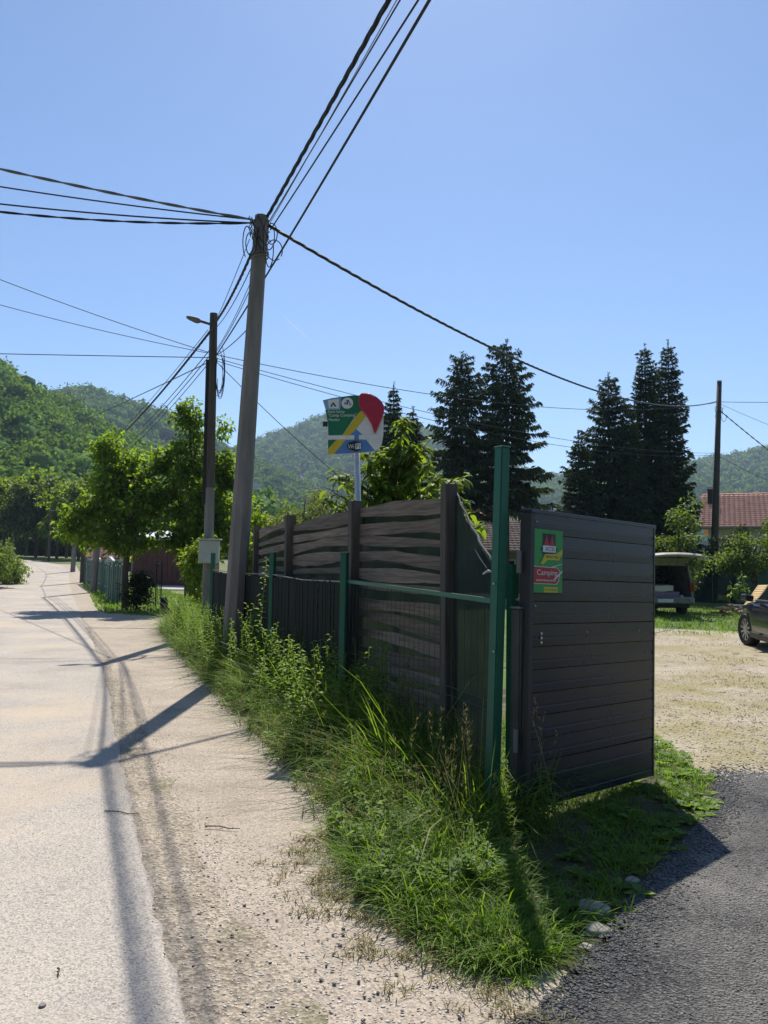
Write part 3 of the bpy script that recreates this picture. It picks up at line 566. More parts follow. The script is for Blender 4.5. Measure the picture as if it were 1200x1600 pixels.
# shrubs on the right
for px, Y, lobes, n, lab, mt in ((1062, 27.5, [((0, 0, 1.9), (1.0, 0.9, 1.5)), ((0.3, 0, 3.2), (0.6, 0.6, 0.9)), ((-0.9, 0, 1.2), (0.8, 0.8, 0.9))], 5200, 'tall loose shrub between the twin spruces and the right pole', L_mid),
        (1142, 35, [((0, 0, 2.2), (0.9, 0.9, 1.0)), ((0.5, 0, 2.9), (0.6, 0.6, 0.7))], 3200, 'dark shrub directly right of the right utility pole', L_dark),
        (1178, 30, [((0, 0, 2.1), (1.2, 1.0, 0.9)), ((0.8, 0, 2.9), (0.7, 0.7, 0.8)), ((-0.7, 0, 1.7), (0.8, 0.8, 0.5))], 5200, 'wide light green shrub below the orange tiled roof', L_mid),
        (1240, 32, [((0, 0, 2.3), (1.3, 1.0, 1.6)), ((-0.3, 0, 3.6), (0.7, 0.7, 0.8))], 3600, 'light green tree at the right edge before the orange tiled roof', L_mid)):
    b = at0(px, Y); tree('garden_shrub', lab, 'shrub', b, lobes, 70, 0.34, n, 0.13, 0.07, mt, [(0, 0, -0.1), (0.05, 0, 0.8), (0, 0, 2.2)], 0.07, 0.15, limbs=20)
b = at0(1155, 28.5)
tree('sapling', 'small leafy sapling standing behind the firewood heap', 'sapling', b, [((0, 0, 0.75), (0.35, 0.3, 0.35)), ((0.05, 0, 1.15), (0.25, 0.25, 0.25))], 16, 0.14, 150, 0.19, 0.11, L_weed, [(0, 0, -0.05), (0.02, 0, 0.6), (0.03, 0, 1.1)], 0.012, 0.2, limbs=10)
b = at0(1103, 37)
tree('ivy_stump', 'dark ivy covered trunk at the foot of the right utility pole', 'tree', b, [((0, 0, 0.5), (0.55, 0.5, 0.55)), ((0.1, 0, 1.4), (0.42, 0.42, 0.9)), ((0.3, 0, 2.6), (0.35, 0.35, 0.6))], 50, 0.22, 3000, 0.11, 0.08, L_bushd, [(0, 0, -0.1), (0.1, 0, 1.0), (0.35, 0, 2.6)], 0.28, 0.3, limbs=4)
# trees at the far bend and bushes on the left
for k, (px, Y, h) in enumerate(((-22, 92, 9.5), (4, 96, 10.5), (22, 92, 9), (40, 97, 11), (55, 94, 9.5), (72, 96, 10.5), (88, 90, 9), (103, 94, 10), (122, 88, 9.5), (140, 92, 10), (160, 90, 9.5), (182, 93, 10))):
    b = at0(px, Y); b.z = max(b.z, 1.3)
    tree('roadside_tree', 'tall slim trunked tree at the far bend below the wooded hill', 'tree', b, [((0, 0, h * 0.62), (2.3, 2.0, h * 0.27)), ((0.3, 0, h * 0.84), (1.5, 1.4, h * 0.14)), ((-0.4, 0, h * 0.42), (1.7, 1.6, h * 0.10))], 46, 0.85, 2300, 0.50, 0.30, L_mid if k % 3 else L_bright, [(0, 0, -0.6), (0.1, 0, h * 0.3), (0, 0, h * 0.55), (0, 0, h * 0.85)], 0.2, 0.15, group='trees at the far bend', limbs=14)
for k, px in enumerate(range(30, 210, 17)):
    b = at0(px, 101 + 2 * (k % 2)); b.z = max(b.z, 1.4)
    tree('hedge_bush', 'shaded undergrowth bush beneath the trees at the far bend', 'bush', b, [((0, 0, 1.5), (2.0, 1.4, 1.8)), ((0.5, 0, 2.6), (1.3, 1.1, 1.0))], 34, 0.7, 1300, 0.42, 0.28, L_mid, [(0, 0, -0.4), (0, 0, 0.8), (0, 0, 2.2)], 0.12, 0.15, group='undergrowth at the far bend', limbs=4)
for px, Y, s_, lab, mt in ((10, 44, 1.2, 'rounded yellow green roadside bush at the left edge', L_bright), (-22, 40, 1.9, 'taller green bush cut off by the left edge of the picture', L_mid), (-10, 52, 2.0, 'reddish green bush behind the rounded roadside bush', L_mid)):
    b = at0(px, Y)
    tree('roadside_bush', lab, 'bush', b, [((0, 0, 0.7 * s_), (0.95 * s_, 0.9 * s_, 0.75 * s_)), ((0.3, 0, 0.5 * s_), (0.85 * s_, 0.8 * s_, 0.5 * s_))], 70, 0.3, 5000, 0.15, 0.08, mt, [(0, 0, -0.1), (0, 0, 0.5 * s_), (0, 0, 1.0 * s_)], 0.05, 0.15, limbs=10)

# ------------------------------------------------------------------ utility poles
p1b = G(360, 1052); p1t = P(409, 338, p1b.y)
def lerp(a, b, t): return Vector(a).lerp(Vector(b), t)
def coil(mb, c, ax1, ax2, rx, rz, r, turns=1.0, ph=0, n=18):
    mb.tube([Vector(c) + ax1 * (rx * math.cos(ph + 6.283 * turns * i / n)) + ax2 * (rz * math.sin(ph + 6.283 * turns * i / n)) for i in range(n + 1)], r, 5)
t1 = thing('utility_pole', 'near pale concrete utility pole leaning slightly, cables fanning from its top', 'utility pole', p1b, 'utility poles')
MB().tube([lerp(p1b, p1t, t) - Vector((0, 0, 0.3 if t == 0 else 0)) for t in (0, 0.25, 0.5, 0.75, 0.97, 1)], [0.158, 0.145, 0.131, 0.118, 0.106, 0.100], 8, twist=0.3).build('shaft', M_pole, t1)
ctr = lerp(p1b, p1t, 0.955)
for zz, rr in ((0.22, 0.115), (-0.02, 0.118), (-0.28, 0.120), (-0.33, 0.122)):
    mbw = MB(); coil(mbw, ctr + Vector((0, 0, zz)), Vector((1, 0, 0.15)), Vector((0, 1, 0)), rr, rr, 0.012); mbw.build('clamp_band', M_greyp, t1)
mbc = MB(); ux = Vector((1, 0, 0)); uz = Vector((0, 0, 1)); uy = Vector((0, 1, 0))
for i in range(7):
    s_ = -1 if i % 2 else 1
    c = ctr + Vector((s_ * rng.uniform(0.13, 0.2), rng.uniform(-0.1, 0.1), rng.uniform(-0.22, 0.15)))
    coil(mbc, c, (ux * 0.8 + uy * rng.uniform(-0.6, 0.6)).normalized(), uz, rng.uniform(0.06, 0.12), rng.uniform(0.14, 0.27), 0.008, rng.uniform(0.55, 0.95), rng.uniform(0, 6))
for i in range(9):
    a = ctr + Vector((rng.uniform(-0.2, 0.2), -0.11, rng.uniform(0.05, 0.3))); b_ = ctr + Vector((rng.uniform(-0.2, 0.2), -0.13, rng.uniform(-0.4, -0.05)))
    mbc.tube([a, lerp(a, b_, 0.35) + Vector((rng.uniform(-.08, .08), -0.03, 0)), lerp(a, b_, 0.7) + Vector((rng.uniform(-.08, .08), -0.03, -0.06)), b_], 0.007, 5)
mbc.build('slack_cable_loops', M_cable, t1)
p2b = at0(326, 17.0); p2t = P(334, 490, 17.0)
t2 = thing('utility_pole', 'dark slim utility pole carrying the street lamp, grey meter box near its foot', 'utility pole', p2b, 'utility poles')
MB().tube([lerp(p2b, p2t, t) for t in (0, 0.45)], [0.125, 0.105], 8).build('lower_shaft', M_pole, t2)
MB().tube([lerp(p2b, p2t, t) for t in (0.449, 0.7, 1)], [0.104, 0.1, 0.088], 10, twist=0.2).build('shaft', M_pole_d, t2)
MB().beam(lerp(p2b, p2t, 0.40) + Vector((-0.115, -0.05, 0)), lerp(p2b, p2t, 0.85) + Vector((-0.10, -0.05, 0)), 0.05, 0.07, (1, 0, 0)).build('cable_duct', M_cable, t2)
arm0 = P(330, 507, 17); arm1 = P(314, 502, 17); hd0 = P(314, 502.5, 17); hd1 = P(291, 495, 16.9)
MB().tube([arm0, arm1], 0.03, 8).build('lamp_arm', M_pole_d, t2)
hm = MB(); d_ = (hd1 - hd0); n_ = 8
rr = [0.03, 0.062, 0.075, 0.07, 0.062, 0.055, 0.045, 0.02]
hm.tube([hd0 + d_ * (i / 7) for i in range(8)], rr, 8); hl = hm.build('lamp_head', M_greyp, t2, smooth=True)
mbc = MB(); c2 = lerp(p2b, p2t, 0.80)
for i in range(6):
    c = c2 + Vector((0.16 + rng.uniform(-0.04, 0.03), -0.03, rng.uniform(-0.15, 0.1))); coil(mbc, c, (ux + uy * 0.3).normalized(), uz, rng.uniform(0.06, 0.12), rng.uniform(0.3, 0.62), 0.007, 0.8, rng.uniform(0, 1) + 2.0)
mbc.build('slack_cable_loops', M_cable, t2)
bx = P(327, 862, 16.8)
mt_ = MB().box(bx, 0.42, 0.22, 0.50).build('meter_box', M_box, t2, bevel=0.015)
MB().box(bx + Vector((0, -0.01, 0.265)), 0.50, 0.30, 0.03).build('box_lid', M_box, mt_, bevel=0.006)
MB().box(bx + Vector((0.15, -0.117, 0)), 0.02, 0.012, 0.08).build('box_lock', M_galv, mt_)
def plain_pole(px, Y, topy, r, mt, lab, lean=0.0, parts=False):
    b_ = at0(px, Y); tz = topz(px, topy, Y); t = thing('utility_pole', lab, 'utility pole', b_, 'utility poles')
    tp = Vector((b_.x + lean, b_.y, tz))
    MB().tube([b_ - Vector((0, 0, 0.3)), lerp(b_, tp, 0.5), tp], [r, r * 0.86, r * 0.72], 8).build('shaft', mt, t)
    mb_ = MB(); coil(mb_, lerp(b_, tp, 0.97), ux, uy, r * 0.78, r * 0.78, 0.015); mb_.build('clamp_band', M_galv, t)
    return b_, tp
p3b, p3t = plain_pole(147, 37, 700, 0.17, M_pole, 'concrete pole leaning by the picket fence, its top lost in the leafy tree', 0.35)
p4b, p4t = plain_pole(129, 47, 742, 0.15, M_pole_d, 'dark pole behind the leaning concrete pole at the fence end', 0.05)
p5b, p5t = plain_pole(114, 60, 780, 0.20, M_pole, 'brownish pole standing alone on the dirt shoulder near the bend', 0.15)
p6b, p6t = plain_pole(76, 82, 795, 0.14, M_pole_d, 'farthest thin pole at the road bend', 0.0)
pRb = at0(1113, 38); pRt = P(1124, 597, 38)
tR = thing('utility_pole', 'dark wooden utility pole before the orange tiled roof on the right', 'utility pole', pRb, 'utility poles')
MB().tube([pRb - Vector((0, 0, .2)), lerp(pRb, pRt, 0.5), pRt], [0.20, 0.155, 0.115], 10).build('shaft', M_pole_d, tR, smooth=True)
MB().tube([pRt, pRt + Vector((0, 0, 0.07))], [0.125, 0.11], 10).build('cap', M_galv, tR)
mbc = MB()
for i in range(4): coil(mbc, P(1121 + 5 * (i % 3), 640 + 4 * i, 37.9), ux, uz, rng.uniform(0.08, 0.16), rng.uniform(0.2, 0.35), 0.012, 0.8, rng.uniform(0, 6))
mbc.build('slack_cable_loops', M_cable, tR)

# ------------------------------------------------------------------ overhead cables
def wire(a, b, sag, r, label, group=None, mat=None, twist=0, n=44, name='overhead_cable'):
    a = Vector(a); b = Vector(b); pts = []
    for i in range(n + 1):
        t = i / n; pts.append(a.lerp(b, t) - Vector((0, 0, 4 * sag * t * (1 - t))))
    mb = MB(); L_ = (b - a).length
    if twist:
        m = max(n, int(L_ * 9)); d = (b - a).normalized(); s_ = d.cross(uz).normalized(); v_ = s_.cross(d)
        for k in range(twist):
            q = []
            for i in range(m + 1):
                t = i / m; p = a.lerp(b, t) - Vector((0, 0, 4 * sag * t * (1 - t))); an = 6.283 * k / twist + t * L_ * 7.0
                q.append(p + (s_ * math.cos(an) + v_ * math.sin(an)) * r * 0.95)
            mb.tube(q, r, 5, False)
    else: mb.tube(pts, r, 5, False)
    return tag(mb.build(name, mat or M_cable, None, org=a), label, 'cable', group)
T1 = ctr + Vector((0.10, -0.02, 0.25)); E0 = Vector((9.9, -18, 7.3))
GA = 'cables running overhead from the near pole'
wire(T1 + Vector((0, 0, .04)), E0 + Vector((0, 0, 0.35)), 0.25, 0.014, 'thick twisted black cable bundle passing overhead from the near pole top', GA, twist=3, n=120)
wire(T1 + Vector((0.02, 0, -.05)), E0 + Vector((0.1, 0, 0.1)), 0.28, 0.008, 'thin black cable running just under the thick bundle overhead', GA)
wire(T1 + Vector((0.03, 0, -.08)), E0 + Vector((-0.2, 0, 0.15)), 0.28, 0.005, 'thinnest grey wire alongside the thick bundle overhead', GA, M_cableg)
wire(T1 + Vector((0.05, 0, -.16)), E0 + Vector((0.45, 0, -0.1)), 0.30, 0.010, 'black cable right beside the thick bundle overhead', GA)
p2hi = lerp(p2b, p2t, 0.955); p2lo = lerp(p2b, p2t, 0.865)
wire(p2lo + Vector((0.1, 0, 0.05)), Vector((8.9, -18, 6.9)), 0.55, 0.014, 'single black cable crossing overhead to the right of the bundle, passing behind the near pole', GA)
# to the left from the near pole
GB = 'cables leaving the near pole to the left'
TL = ctr + Vector((-0.12, 0, 0.22))
for (ye, sg, r, tw, mt, lab) in ((130, 0.12, 0.012, 2, M_cableg, 'uppermost striped twisted cable leaving the near pole to the left'), (194, 0.12, 0.011, 0, M_cable, 'second black cable from the top leaving the near pole to the left'),
        (240, 0.16, 0.012, 0, M_cable, 'third black cable from the top leaving the near pole to the left'), (234, 0.30, 0.010, 2, M_cable, 'lowest sagging cable leaving the near pole to the left')):
    wire(TL + Vector((0, 0, 0.03 if ye < 200 else -0.02)), P(-520, ye, 10.0), sg, r, lab, GB, mt, tw)
# between the near pole and the lamp pole
GC = 'cables between the near pole and the lamp pole'
labs = ['leftmost thin wire between the near pole and the lamp pole', 'thick twisted cable joining the near pole top to the lamp pole top', 'cable just right of the thick twisted one between near pole and lamp pole', 'upper of two parallel thin wires between near pole and lamp pole', 'lower of two parallel thin wires between near pole and lamp pole', 'lowest cable leaving the near pole shaft for the lamp pole']
for lab, (dx, dz, ex, ez, sg, r, tw) in zip(labs, ((-0.16, -0.05, -0.06, -0.1, 0.05, 0.006, 0), (-0.08, -0.15, 0.03, 0.10, 0.10, 0.013, 3), (-0.05, -0.30, 0.06, 0.0, 0.12, 0.008, 0), (-0.02, -0.42, 0.08, -0.5, 0.10, 0.006, 0), (0.0, -0.5, 0.08, -0.55, 0.08, 0.007, 0), (0.02, -1.2, 0.1, -0.62, 0.06, 0.009, 0))):
    wire(ctr + Vector((dx, 0, dz)), p2hi + Vector((ex, 0, ez)), sg, r, lab, GC, None, tw)
GD = 'cables from the lamp pole down the road'
for lab, (dx, dz, ex, ez, sg, r, tw) in zip(['thick twisted cable from the lamp pole down through the tree top', 'uppermost of three plain cables from the lamp pole into the tree top', 'middle of three plain cables from the lamp pole into the tree top', 'lowest of three plain cables from the lamp pole into the tree top', 'thin wire just left of the thick twisted cable going into the tree top'], ((-0.08, -0.1, -0.1, 0.0, 0.25, 0.016, 3), (-0.06, -0.5, 0.0, -0.3, 0.3, 0.011, 0), (-0.05, -0.62, 0.1, -0.45, 0.3, 0.011, 0), (0.0, -0.7, 0.2, -0.6, 0.3, 0.010, 0), (-0.12, -0.05, -0.15, 0.1, 0.2, 0.008, 0))):
    wire(p2hi + Vector((dx, 0, dz)), p3t + Vector((ex, 0, ez - 0.1)), sg, r, lab, GD, None, tw)
wire(p3t - Vector((0, 0, .1)), p4t - Vector((0, 0, .1)), 0.15, 0.014, 'cable between the leaning concrete pole and the dark pole behind it', GD)
wire(p4t - Vector((0, 0, .1)), p5t - Vector((0, 0, .1)), 0.2, 0.014, 'cable between the dark fence end pole and the brownish shoulder pole', GD)
wire(p5t - Vector((0, 0, .1)), p6t - Vector((0, 0, .1)), 0.3, 0.016, 'cable from the brownish shoulder pole to the farthest pole', GD)
GE = 'cables leaving the lamp pole to the left'
wire(p2lo + Vector((-.1, 0, 0.08)), P(-520, 210, 15.0), 0.25, 0.009, 'upper cable leaving the lamp pole to the left', GE)
wire(p2lo + Vector((-.1, 0, 0.06)), P(-520, 306, 15.5), 0.28, 0.008, 'middle cable leaving the lamp pole to the left', GE)
wire(p2lo + Vector((-.1, 0, -0.04)), P(-520, 540, 17.0), 0.02, 0.010, 'nearly level lowest cable leaving the lamp pole to the left', GE)
wire(p2lo + Vector((-.1, 0, -0.15)), P(60, 684, 40.0), 0.1, 0.012, 'cable slanting down left from the lamp pole before the hills', GE)
GF = 'cables across the yard to the right pole'
wire(ctr + Vector((0.13, 0, 0.16)), P(1120, 627, 37.9), 1.15, 0.015, 'thick twisted cable curving from the near pole down over the spruces to the right pole', GF, None, 3, n=90)
wire(p2lo + Vector((0.1, 0, 0.02)), P(1120, 629, 37.9), 0.75, 0.010, 'upper thin cable from the lamp pole across the spruces to the right pole', GF)
wire(p2lo + Vector((0.1, 0, -0.06)), P(1116, 708, 37.9), 0.55, 0.009, 'thin cable passing above the sign to the lower mark of the right pole', GF)
wire(p2lo + Vector((0.1, 0, -0.12)), P(1116, 711, 37.9), 0.72, 0.009, 'thin cable passing right over the red pin of the sign', GF)
wire(p2lo + Vector((0.1, 0, -0.15)), P(585, 790, 17.5), 0.10, 0.008, 'thin service cable slanting down right behind the camping sign', GF)
GR_ = 'cables leaving the right pole'
wire(P(1122, 628, 37.9), P(1330, 626, 40), 0.05, 0.014, 'level cable leaving the right pole at its top', GR_)
wire(P(1123, 640, 37.9), P(1330, 800, 30), 0.1, 0.016, 'twisted cable dropping steeply to the right from the right pole', GR_, None, 2)
wire(P(1123, 630, 37.9), P(1330, 706, 45), 0.2, 0.010, 'faint grey cable dropping gently to the right from the right pole', GR_, M_cableg)
wire(P(1116, 709, 37.9), P(1330, 800, 34), 0.2, 0.010, 'thin low cable leaving the right pole over the orange roof', GR_)
# vapour trail high above
ct = [P(438, 489, 9000), P(480, 528, 9000)]
m, n, out = _new('vapour_trail'); e1 = N(n, 'ShaderNodeBsdfDiffuse'); e1.inputs['Color'].default_value = (0.9, 0.9, 0.9, 1); e2 = N(n, 'ShaderNodeBsdfTransparent'); e4 = N(n, 'ShaderNodeBsdfTranslucent'); e4.inputs['Color'].default_value = (0.9, 0.9, 0.9, 1)
ad = N(n, 'ShaderNodeMixShader'); n.links.new(e1.outputs[0], ad.inputs[1]); n.links.new(e4.outputs[0], ad.inputs[2])
e3 = N(n, 'ShaderNodeMixShader'); e3.inputs['Fac'].default_value = 0.16; n.links.new(e2.outputs[0], e3.inputs[1]); n.links.new(ad.outputs[0], e3.inputs[2]); n.links.new(e3.outputs[0], out.inputs['Surface'])
tag(MB().tube([lerp(ct[0], ct[1], t) for t in (0, 0.3, 0.6, 0.85, 1)], [1.5, 6, 8, 8, 3], 8).build('vapour_trail', m, None, org=ct[0]), 'short thin white vapour trail right of the near pole', 'vapour trail')

# ------------------------------------------------------------------ text helper
def text(parent, s_, c, u, v, nrm, width, mat, name='lettering', height=None):
    """flat printed letters centred on c, fitted to width (and height) in the plane u,v"""
    cu = bpy.data.curves.new('txt', 'FONT'); cu.body = s_; cu.align_x = 'CENTER'; cu.align_y = 'CENTER'
    ob = bpy.data.objects.new('txt', cu); col.objects.link(ob); bpy.context.view_layer.update()
    me = bpy.data.meshes.new_from_object(ob.evaluated_get(bpy.context.evaluated_depsgraph_get())); bpy.data.objects.remove(ob)
    co = np.array([x.co[:] for x in me.vertices]); mn, mx = co.min(0), co.max(0); cen = (mn + mx) / 2; sc = width / (mx[0] - mn[0])
    sy = height / (mx[1] - mn[1]) if height else sc
    base = ORG[parent.name]; c = Vector(c); nrm = Vector(nrm)
    for x in me.vertices:
        a = (x.co.x - cen[0]) * sc; b_ = (x.co.y - cen[1]) * sy; x.co = c + u * a + v * b_ + nrm * 0.0008 - base
    me.materials.clear(); me.name = name
    return link(me, name, parent, mat)
def layer(parent, name, poly, o, u, v, nrm, z, th, mat, bevel=0):
    return MB().prism(poly, Vector(o) + Vector(nrm) * z, u, v, nrm, th).build(name, mat, parent, bevel=bevel)
def disc(cx, cy_, rx, ry, n=20): return [(cx + rx * math.cos(6.283 * i / n), cy_ + ry * math.sin(6.283 * i / n)) for i in range(n)]

# ------------------------------------------------------------------ camping sign on its pole
SC = P(556, 662, 8.25); ang = R(-6); su_ = Vector((math.cos(ang), math.sin(ang), 0)); sn = Vector((math.sin(ang), -math.cos(ang), 0)); sv = Vector((0.01, 0, 1)).normalized()
zs = 0.10833 * (SC.y / FPX) * 1.005
def Z(pl): return [((a - 605) * zs, (575 - b_) * zs) for a, b_ in pl]
sb = G(566, 1100); sb = Vector((P(569, 880, 8.3).x, 8.3, 0))
sg = thing('camping_sign', 'green yellow and blue camping sign with big red map pin on a white pole', 'sign', sb)
MB().tube([sb, Vector((SC.x + (600 - 605) * zs, SC.y + 0.045, SC.z + 0.28))], [0.034, 0.030], 12).build('pole', M_galv, sg, smooth=True)
panel = layer(sg, 'panel', Z([(110, 228), (250, 195), (420, 175), (550, 158), (700, 165), (900, 240), (1000, 330), (1004, 500), (1007, 740), (988, 870), (942, 950), (900, 978), (820, 988), (560, 1012), (220, 1027), (205, 1012), (203, 800), (198, 600), (180, 500), (150, 350)]), SC, su_, sv, sn, -0.015, 0.020, M_white)
def sl(name, pts, z, mat, th=0.0025, parent=panel): return layer(parent, name, Z(pts), SC, su_, sv, sn, 0.005 + z, th, mat)
sl('green_field', [(113, 232), (250, 199), (420, 179), (550, 162), (700, 170), (760, 420), (672, 386), (560, 520), (413, 742), (206, 744), (200, 600), (182, 500), (153, 350)], 0, M_sgreen)
sl('green_field', [(206, 812), (332, 812), (209, 945)], 0, M_sgreen)
sl('blue_field', [(466, 812), (762, 812), (894, 974), (820, 984), (560, 1008), (296, 1020)], 0, M_blue)
sl('blue_field', [(611, 655), (706, 742), (530, 742)], 0.0027, M_blue); sl('blue_field', [(590, 742), (655, 742), (655, 812), (590, 812)], 0.0054, M_blue)
sl('yellow_stripe', [(672, 388), (745, 470), (611, 655), (530, 742), (413, 742)], 0.0027, M_yel); sl('yellow_stripe', [(327, 812), (466, 812), (296, 1018), (216, 1024), (207, 1008), (207, 948)], 0.0027, M_yel)
sl('white_band', [(205, 752), (1003, 742), (1003, 800), (205, 808)], 0.0041, M_white)
sl('badge_field', [(115, 240), (250, 206), (385, 190), (372, 372), (160, 372)], 0.0027, M_lblue)
sl('tent_badge', [(188, 228), (345, 212), (356, 350), (205, 350)], 0.0054, M_white)
sl('tent_symbol', [(225, 325), (262, 262), (270, 262), (318, 322), (290, 325), (265, 285), (250, 328)], 0.0081, M_black)
sl('round_badge', disc(475, 276, 86, 82), 0.0054, M_white)
for pl in ([(430, 270), (450, 262), (462, 285), (440, 295)], [(455, 235), (500, 232), (505, 250), (470, 258)], [(470, 255), (490, 260), (480, 300), (462, 298)], [(500, 300), (535, 285), (528, 305), (508, 312)], [(492, 262), (528, 270), (500, 282)]):
    sl('badge_mark', pl, 0.0081, M_navy)
pin = layer(sg, 'map_pin', Z([(640, 200), (655, 155), (700, 128), (790, 136), (890, 182), (972, 252), (1015, 325), (1022, 370), (998, 475), (930, 640), (889, 742), (840, 600), (770, 480), (700, 400), (655, 335), (640, 270)]), SC, su_, sv, sn, 0.006, 0.035, M_red, bevel=0.012)
for s_, cx, cy_, wd in (('Auto kamp', 312, 402, 250), ('"Camp Camping"', 402, 456, 415), ('Visoko', 285, 516, 160)):
    c = SC + su_ * ((cx - 605) * zs) + sv * ((575 - cy_) * zs) + sn * 0.0085; text(panel, s_, c, su_, sv, sn, wd * zs, M_white)
wf = layer(sg, 'wifi_badge', Z([(490, 880), (520, 850), (560, 838), (610, 828), (650, 845), (690, 858), (700, 880), (698, 930), (680, 960), (620, 985), (560, 965), (505, 945), (490, 920)]), SC, su_, sv, sn, 0.012, 0.006, M_black)
layer(wf, 'wifi_box', Z([(612, 868), (690, 862), (694, 945), (612, 952)]), SC, su_, sv, sn, 0.0185, 0.002, M_white)
text(wf, 'Wi', SC + su_ * (-58 * zs) + sv * (-337 * zs) + sn * 0.0195, su_, sv, sn, 90 * zs, M_white, height=62 * zs)
text(wf, 'Fi', SC + su_ * (48 * zs) + sv * (-332 * zs) + sn * 0.021, su_, sv, sn, 55 * zs, M_black, height=60 * zs)
MB().box(SC + su_ * (-455 * zs) + sv * (5 * zs) + sn * -0.03, 0.05, 0.04, 0.05).build('bracket', M_dark, sg)
MB().beam(SC + su_ * (-400 * zs) + sv * (5 * zs) + sn * -0.025, SC + su_ * (395 * zs) + sv * (5 * zs) + sn * -0.025, 0.03, 0.03).build('back_rail', M_galv, sg)

# ------------------------------------------------------------------ gate, posts
gA = P(820, 1268, 4.8); gTL = P(821, 806, 4.8); gB = P(1019, 1212, 5.8)
gx_ = (gB - gA).normalized(); gz_ = gTL - gA; gh = 1.845; gz_ = (gz_ - gx_ * gz_.dot(gx_)).normalized(); gn = gx_.cross(gz_)
if gn.y > 0: gn = -gn
gw = (gB - gA).length
gate = thing('sheet_metal_gate', 'open dark grey gate leaf of horizontal metal panels carrying a poster', 'gate', (gA.x, gA.y, gA.z))
NS = 13; hs = gh / NS
slat = None
for i in range(NS):
    if slat is None:
        prof = [(0.001, 0.0065), (0.0025, 0.010), (0.046, 0.0112), (0.049, 0.0088), (0.062, 0.0088), (0.065, 0.0112), (hs - 0.0025, 0.010), (hs - 0.0005, 0.0065)]
        slat = MB().prism(prof, gA, gz_, gn, gx_, gw).build('panel_slat', M_gate, gate); me0 = slat.data
    else:
        c = bpy.data.objects.new('panel_slat', me0); col.objects.link(c); c.parent = gate; c.location = gz_ * hs * i + gn * rng.uniform(-0.0012, 0.0012)
        c.rotation_euler = (rng.normal(0, 0.0012), rng.normal(0, 0.0012), 0)
MB().prism([(0, 0), (gw, 0), (gw, gh), (0, gh)], gA - gn * 0.022, gx_, gz_, gn, 0.016).build('back_sheet', M_gatefr, gate)
gf = MB()
for a_, b_ in (((0.02, 0.02), (0.02, gh - 0.02)), ((gw - 0.02, 0.02), (gw - 0.02, gh - 0.02)), ((0.04, 0.03), (gw - 0.04, 0.03)), ((0.04, gh - 0.03), (gw - 0.04, gh - 0.03)), ((0.04, 0.05), (gw - 0.04, gh - 0.05))):
    gf.beam(gA + gx_ * a_[0] + gz_ * a_[1] - gn * 0.045, gA + gx_ * b_[0] + gz_ * b_[1] - gn * 0.045, 0.04, 0.04, gn)
gf.build('frame', M_gatefr, gate)
MB().prism([(-0.012, gh - 0.012), (gw + 0.006, gh - 0.012), (gw + 0.006, gh + 0.012), (-0.012, gh + 0.012)], gA - gn * 0.066, gx_, gz_, gn, 0.088).build('top_trim', M_gate, gate, bevel=0.003)
MB().prism([(-0.016, 0.0), (0.030, 0.0), (0.030, gh - 0.014), (-0.016, gh - 0.014)], gA - gn * 0.066, gx_, gz_, gn, 0.083).build('side_trim', M_gatefr, gate, bevel=0.003)
MB().prism([(gw - 0.018, 0.0), (gw + 0.006, 0.0), (gw + 0.006, gh - 0.014), (gw - 0.018, gh - 0.014)], gA - gn * 0.066, gx_, gz_, gn, 0.080).build('side_trim', M_gate, gate, bevel=0.003)
for a_, b_ in ((0.05, 1.78), (0.05, 1.25), (0.62, 1.075), (1.28, 1.07)):
    MB().prism(disc(a_, b_, 0.005, 0.005, 8), gA + gn * 0.0125, gx_, gz_, gn, 0.004).build('screw', M_galv, gate)
for k in range(3): MB().prism(disc(0.115, 1.02 + 0.028 * k, 0.010, 0.009, 8), gA + gn * 0.0125, gx_, gz_, gn, 0.006).build('lock_keeper', M_galv, gate)
for zz in (0.35, 1.45): MB().tube([gA + gx_ * -0.045 + gz_ * zz - gn * 0.045, gA + gx_ * -0.045 + gz_ * (zz + 0.14) - gn * 0.045], 0.016, 10).build('hinge', M_greyp, gate)
# poster on the gate
def onpl(px, py, o, nrm):
    d = ray(px, py); return CAM + d * ((Vector(o) - CAM).dot(nrm) / d.dot(nrm))
po = gA + gn * 0.0125
q00 = onpl(832.6, 925.5, po, gn); q10 = onpl(877.3, 922.5, po, gn); q01 = onpl(833.0, 825.5, po, gn)
pw = (q10 - q00).length; ph_ = (q01 - q00).length; pu = gx_; pv = gz_
pst = thing('camping_poster', 'green poster with red and white panel fixed high on the grey gate', 'poster', q00)
def F(pl): return [((a - 30) / 605 * pw, (1545 - b_) / 1345 * ph_) for a, b_ in pl]
board = layer(pst, 'board', F([(30, 200), (635, 200), (635, 1545), (30, 1545)]), q00, pu, pv, gn, 0, 0.004, M_pgreen)
def pl_(name, pts, z, mat): return layer(board, name, F(pts), q00, pu, pv, gn, 0.004 + z, 0.0012, mat)
pl_('logo_square', [(200, 285), (475, 285), (475, 735), (200, 735)], 0, M_black); pl_('logo_peak', [(225, 530), (275, 300), (335, 530)], 0.0013, M_pred); pl_('logo_peak', [(340, 530), (400, 300), (455, 530)], 0.0013, M_pred)
pl_('logo_ellipse', disc(338, 615, 178, 75), 0.0013, M_navy); lw = pl_('logo_band', [(205, 540), (475, 540), (475, 682), (205, 682)], 0.0026, M_white)
def ft(a, b_, z): return q00 + pu * ((a - 30) / 605 * pw) + pv * ((1545 - b_) / 1345 * ph_) + gn * (0.004 + z)
text(board, 'ACSI', ft(342, 612, 0.004), pu, pv, gn, 190 / 605 * pw, M_navy, height=85 / 1345 * ph_)
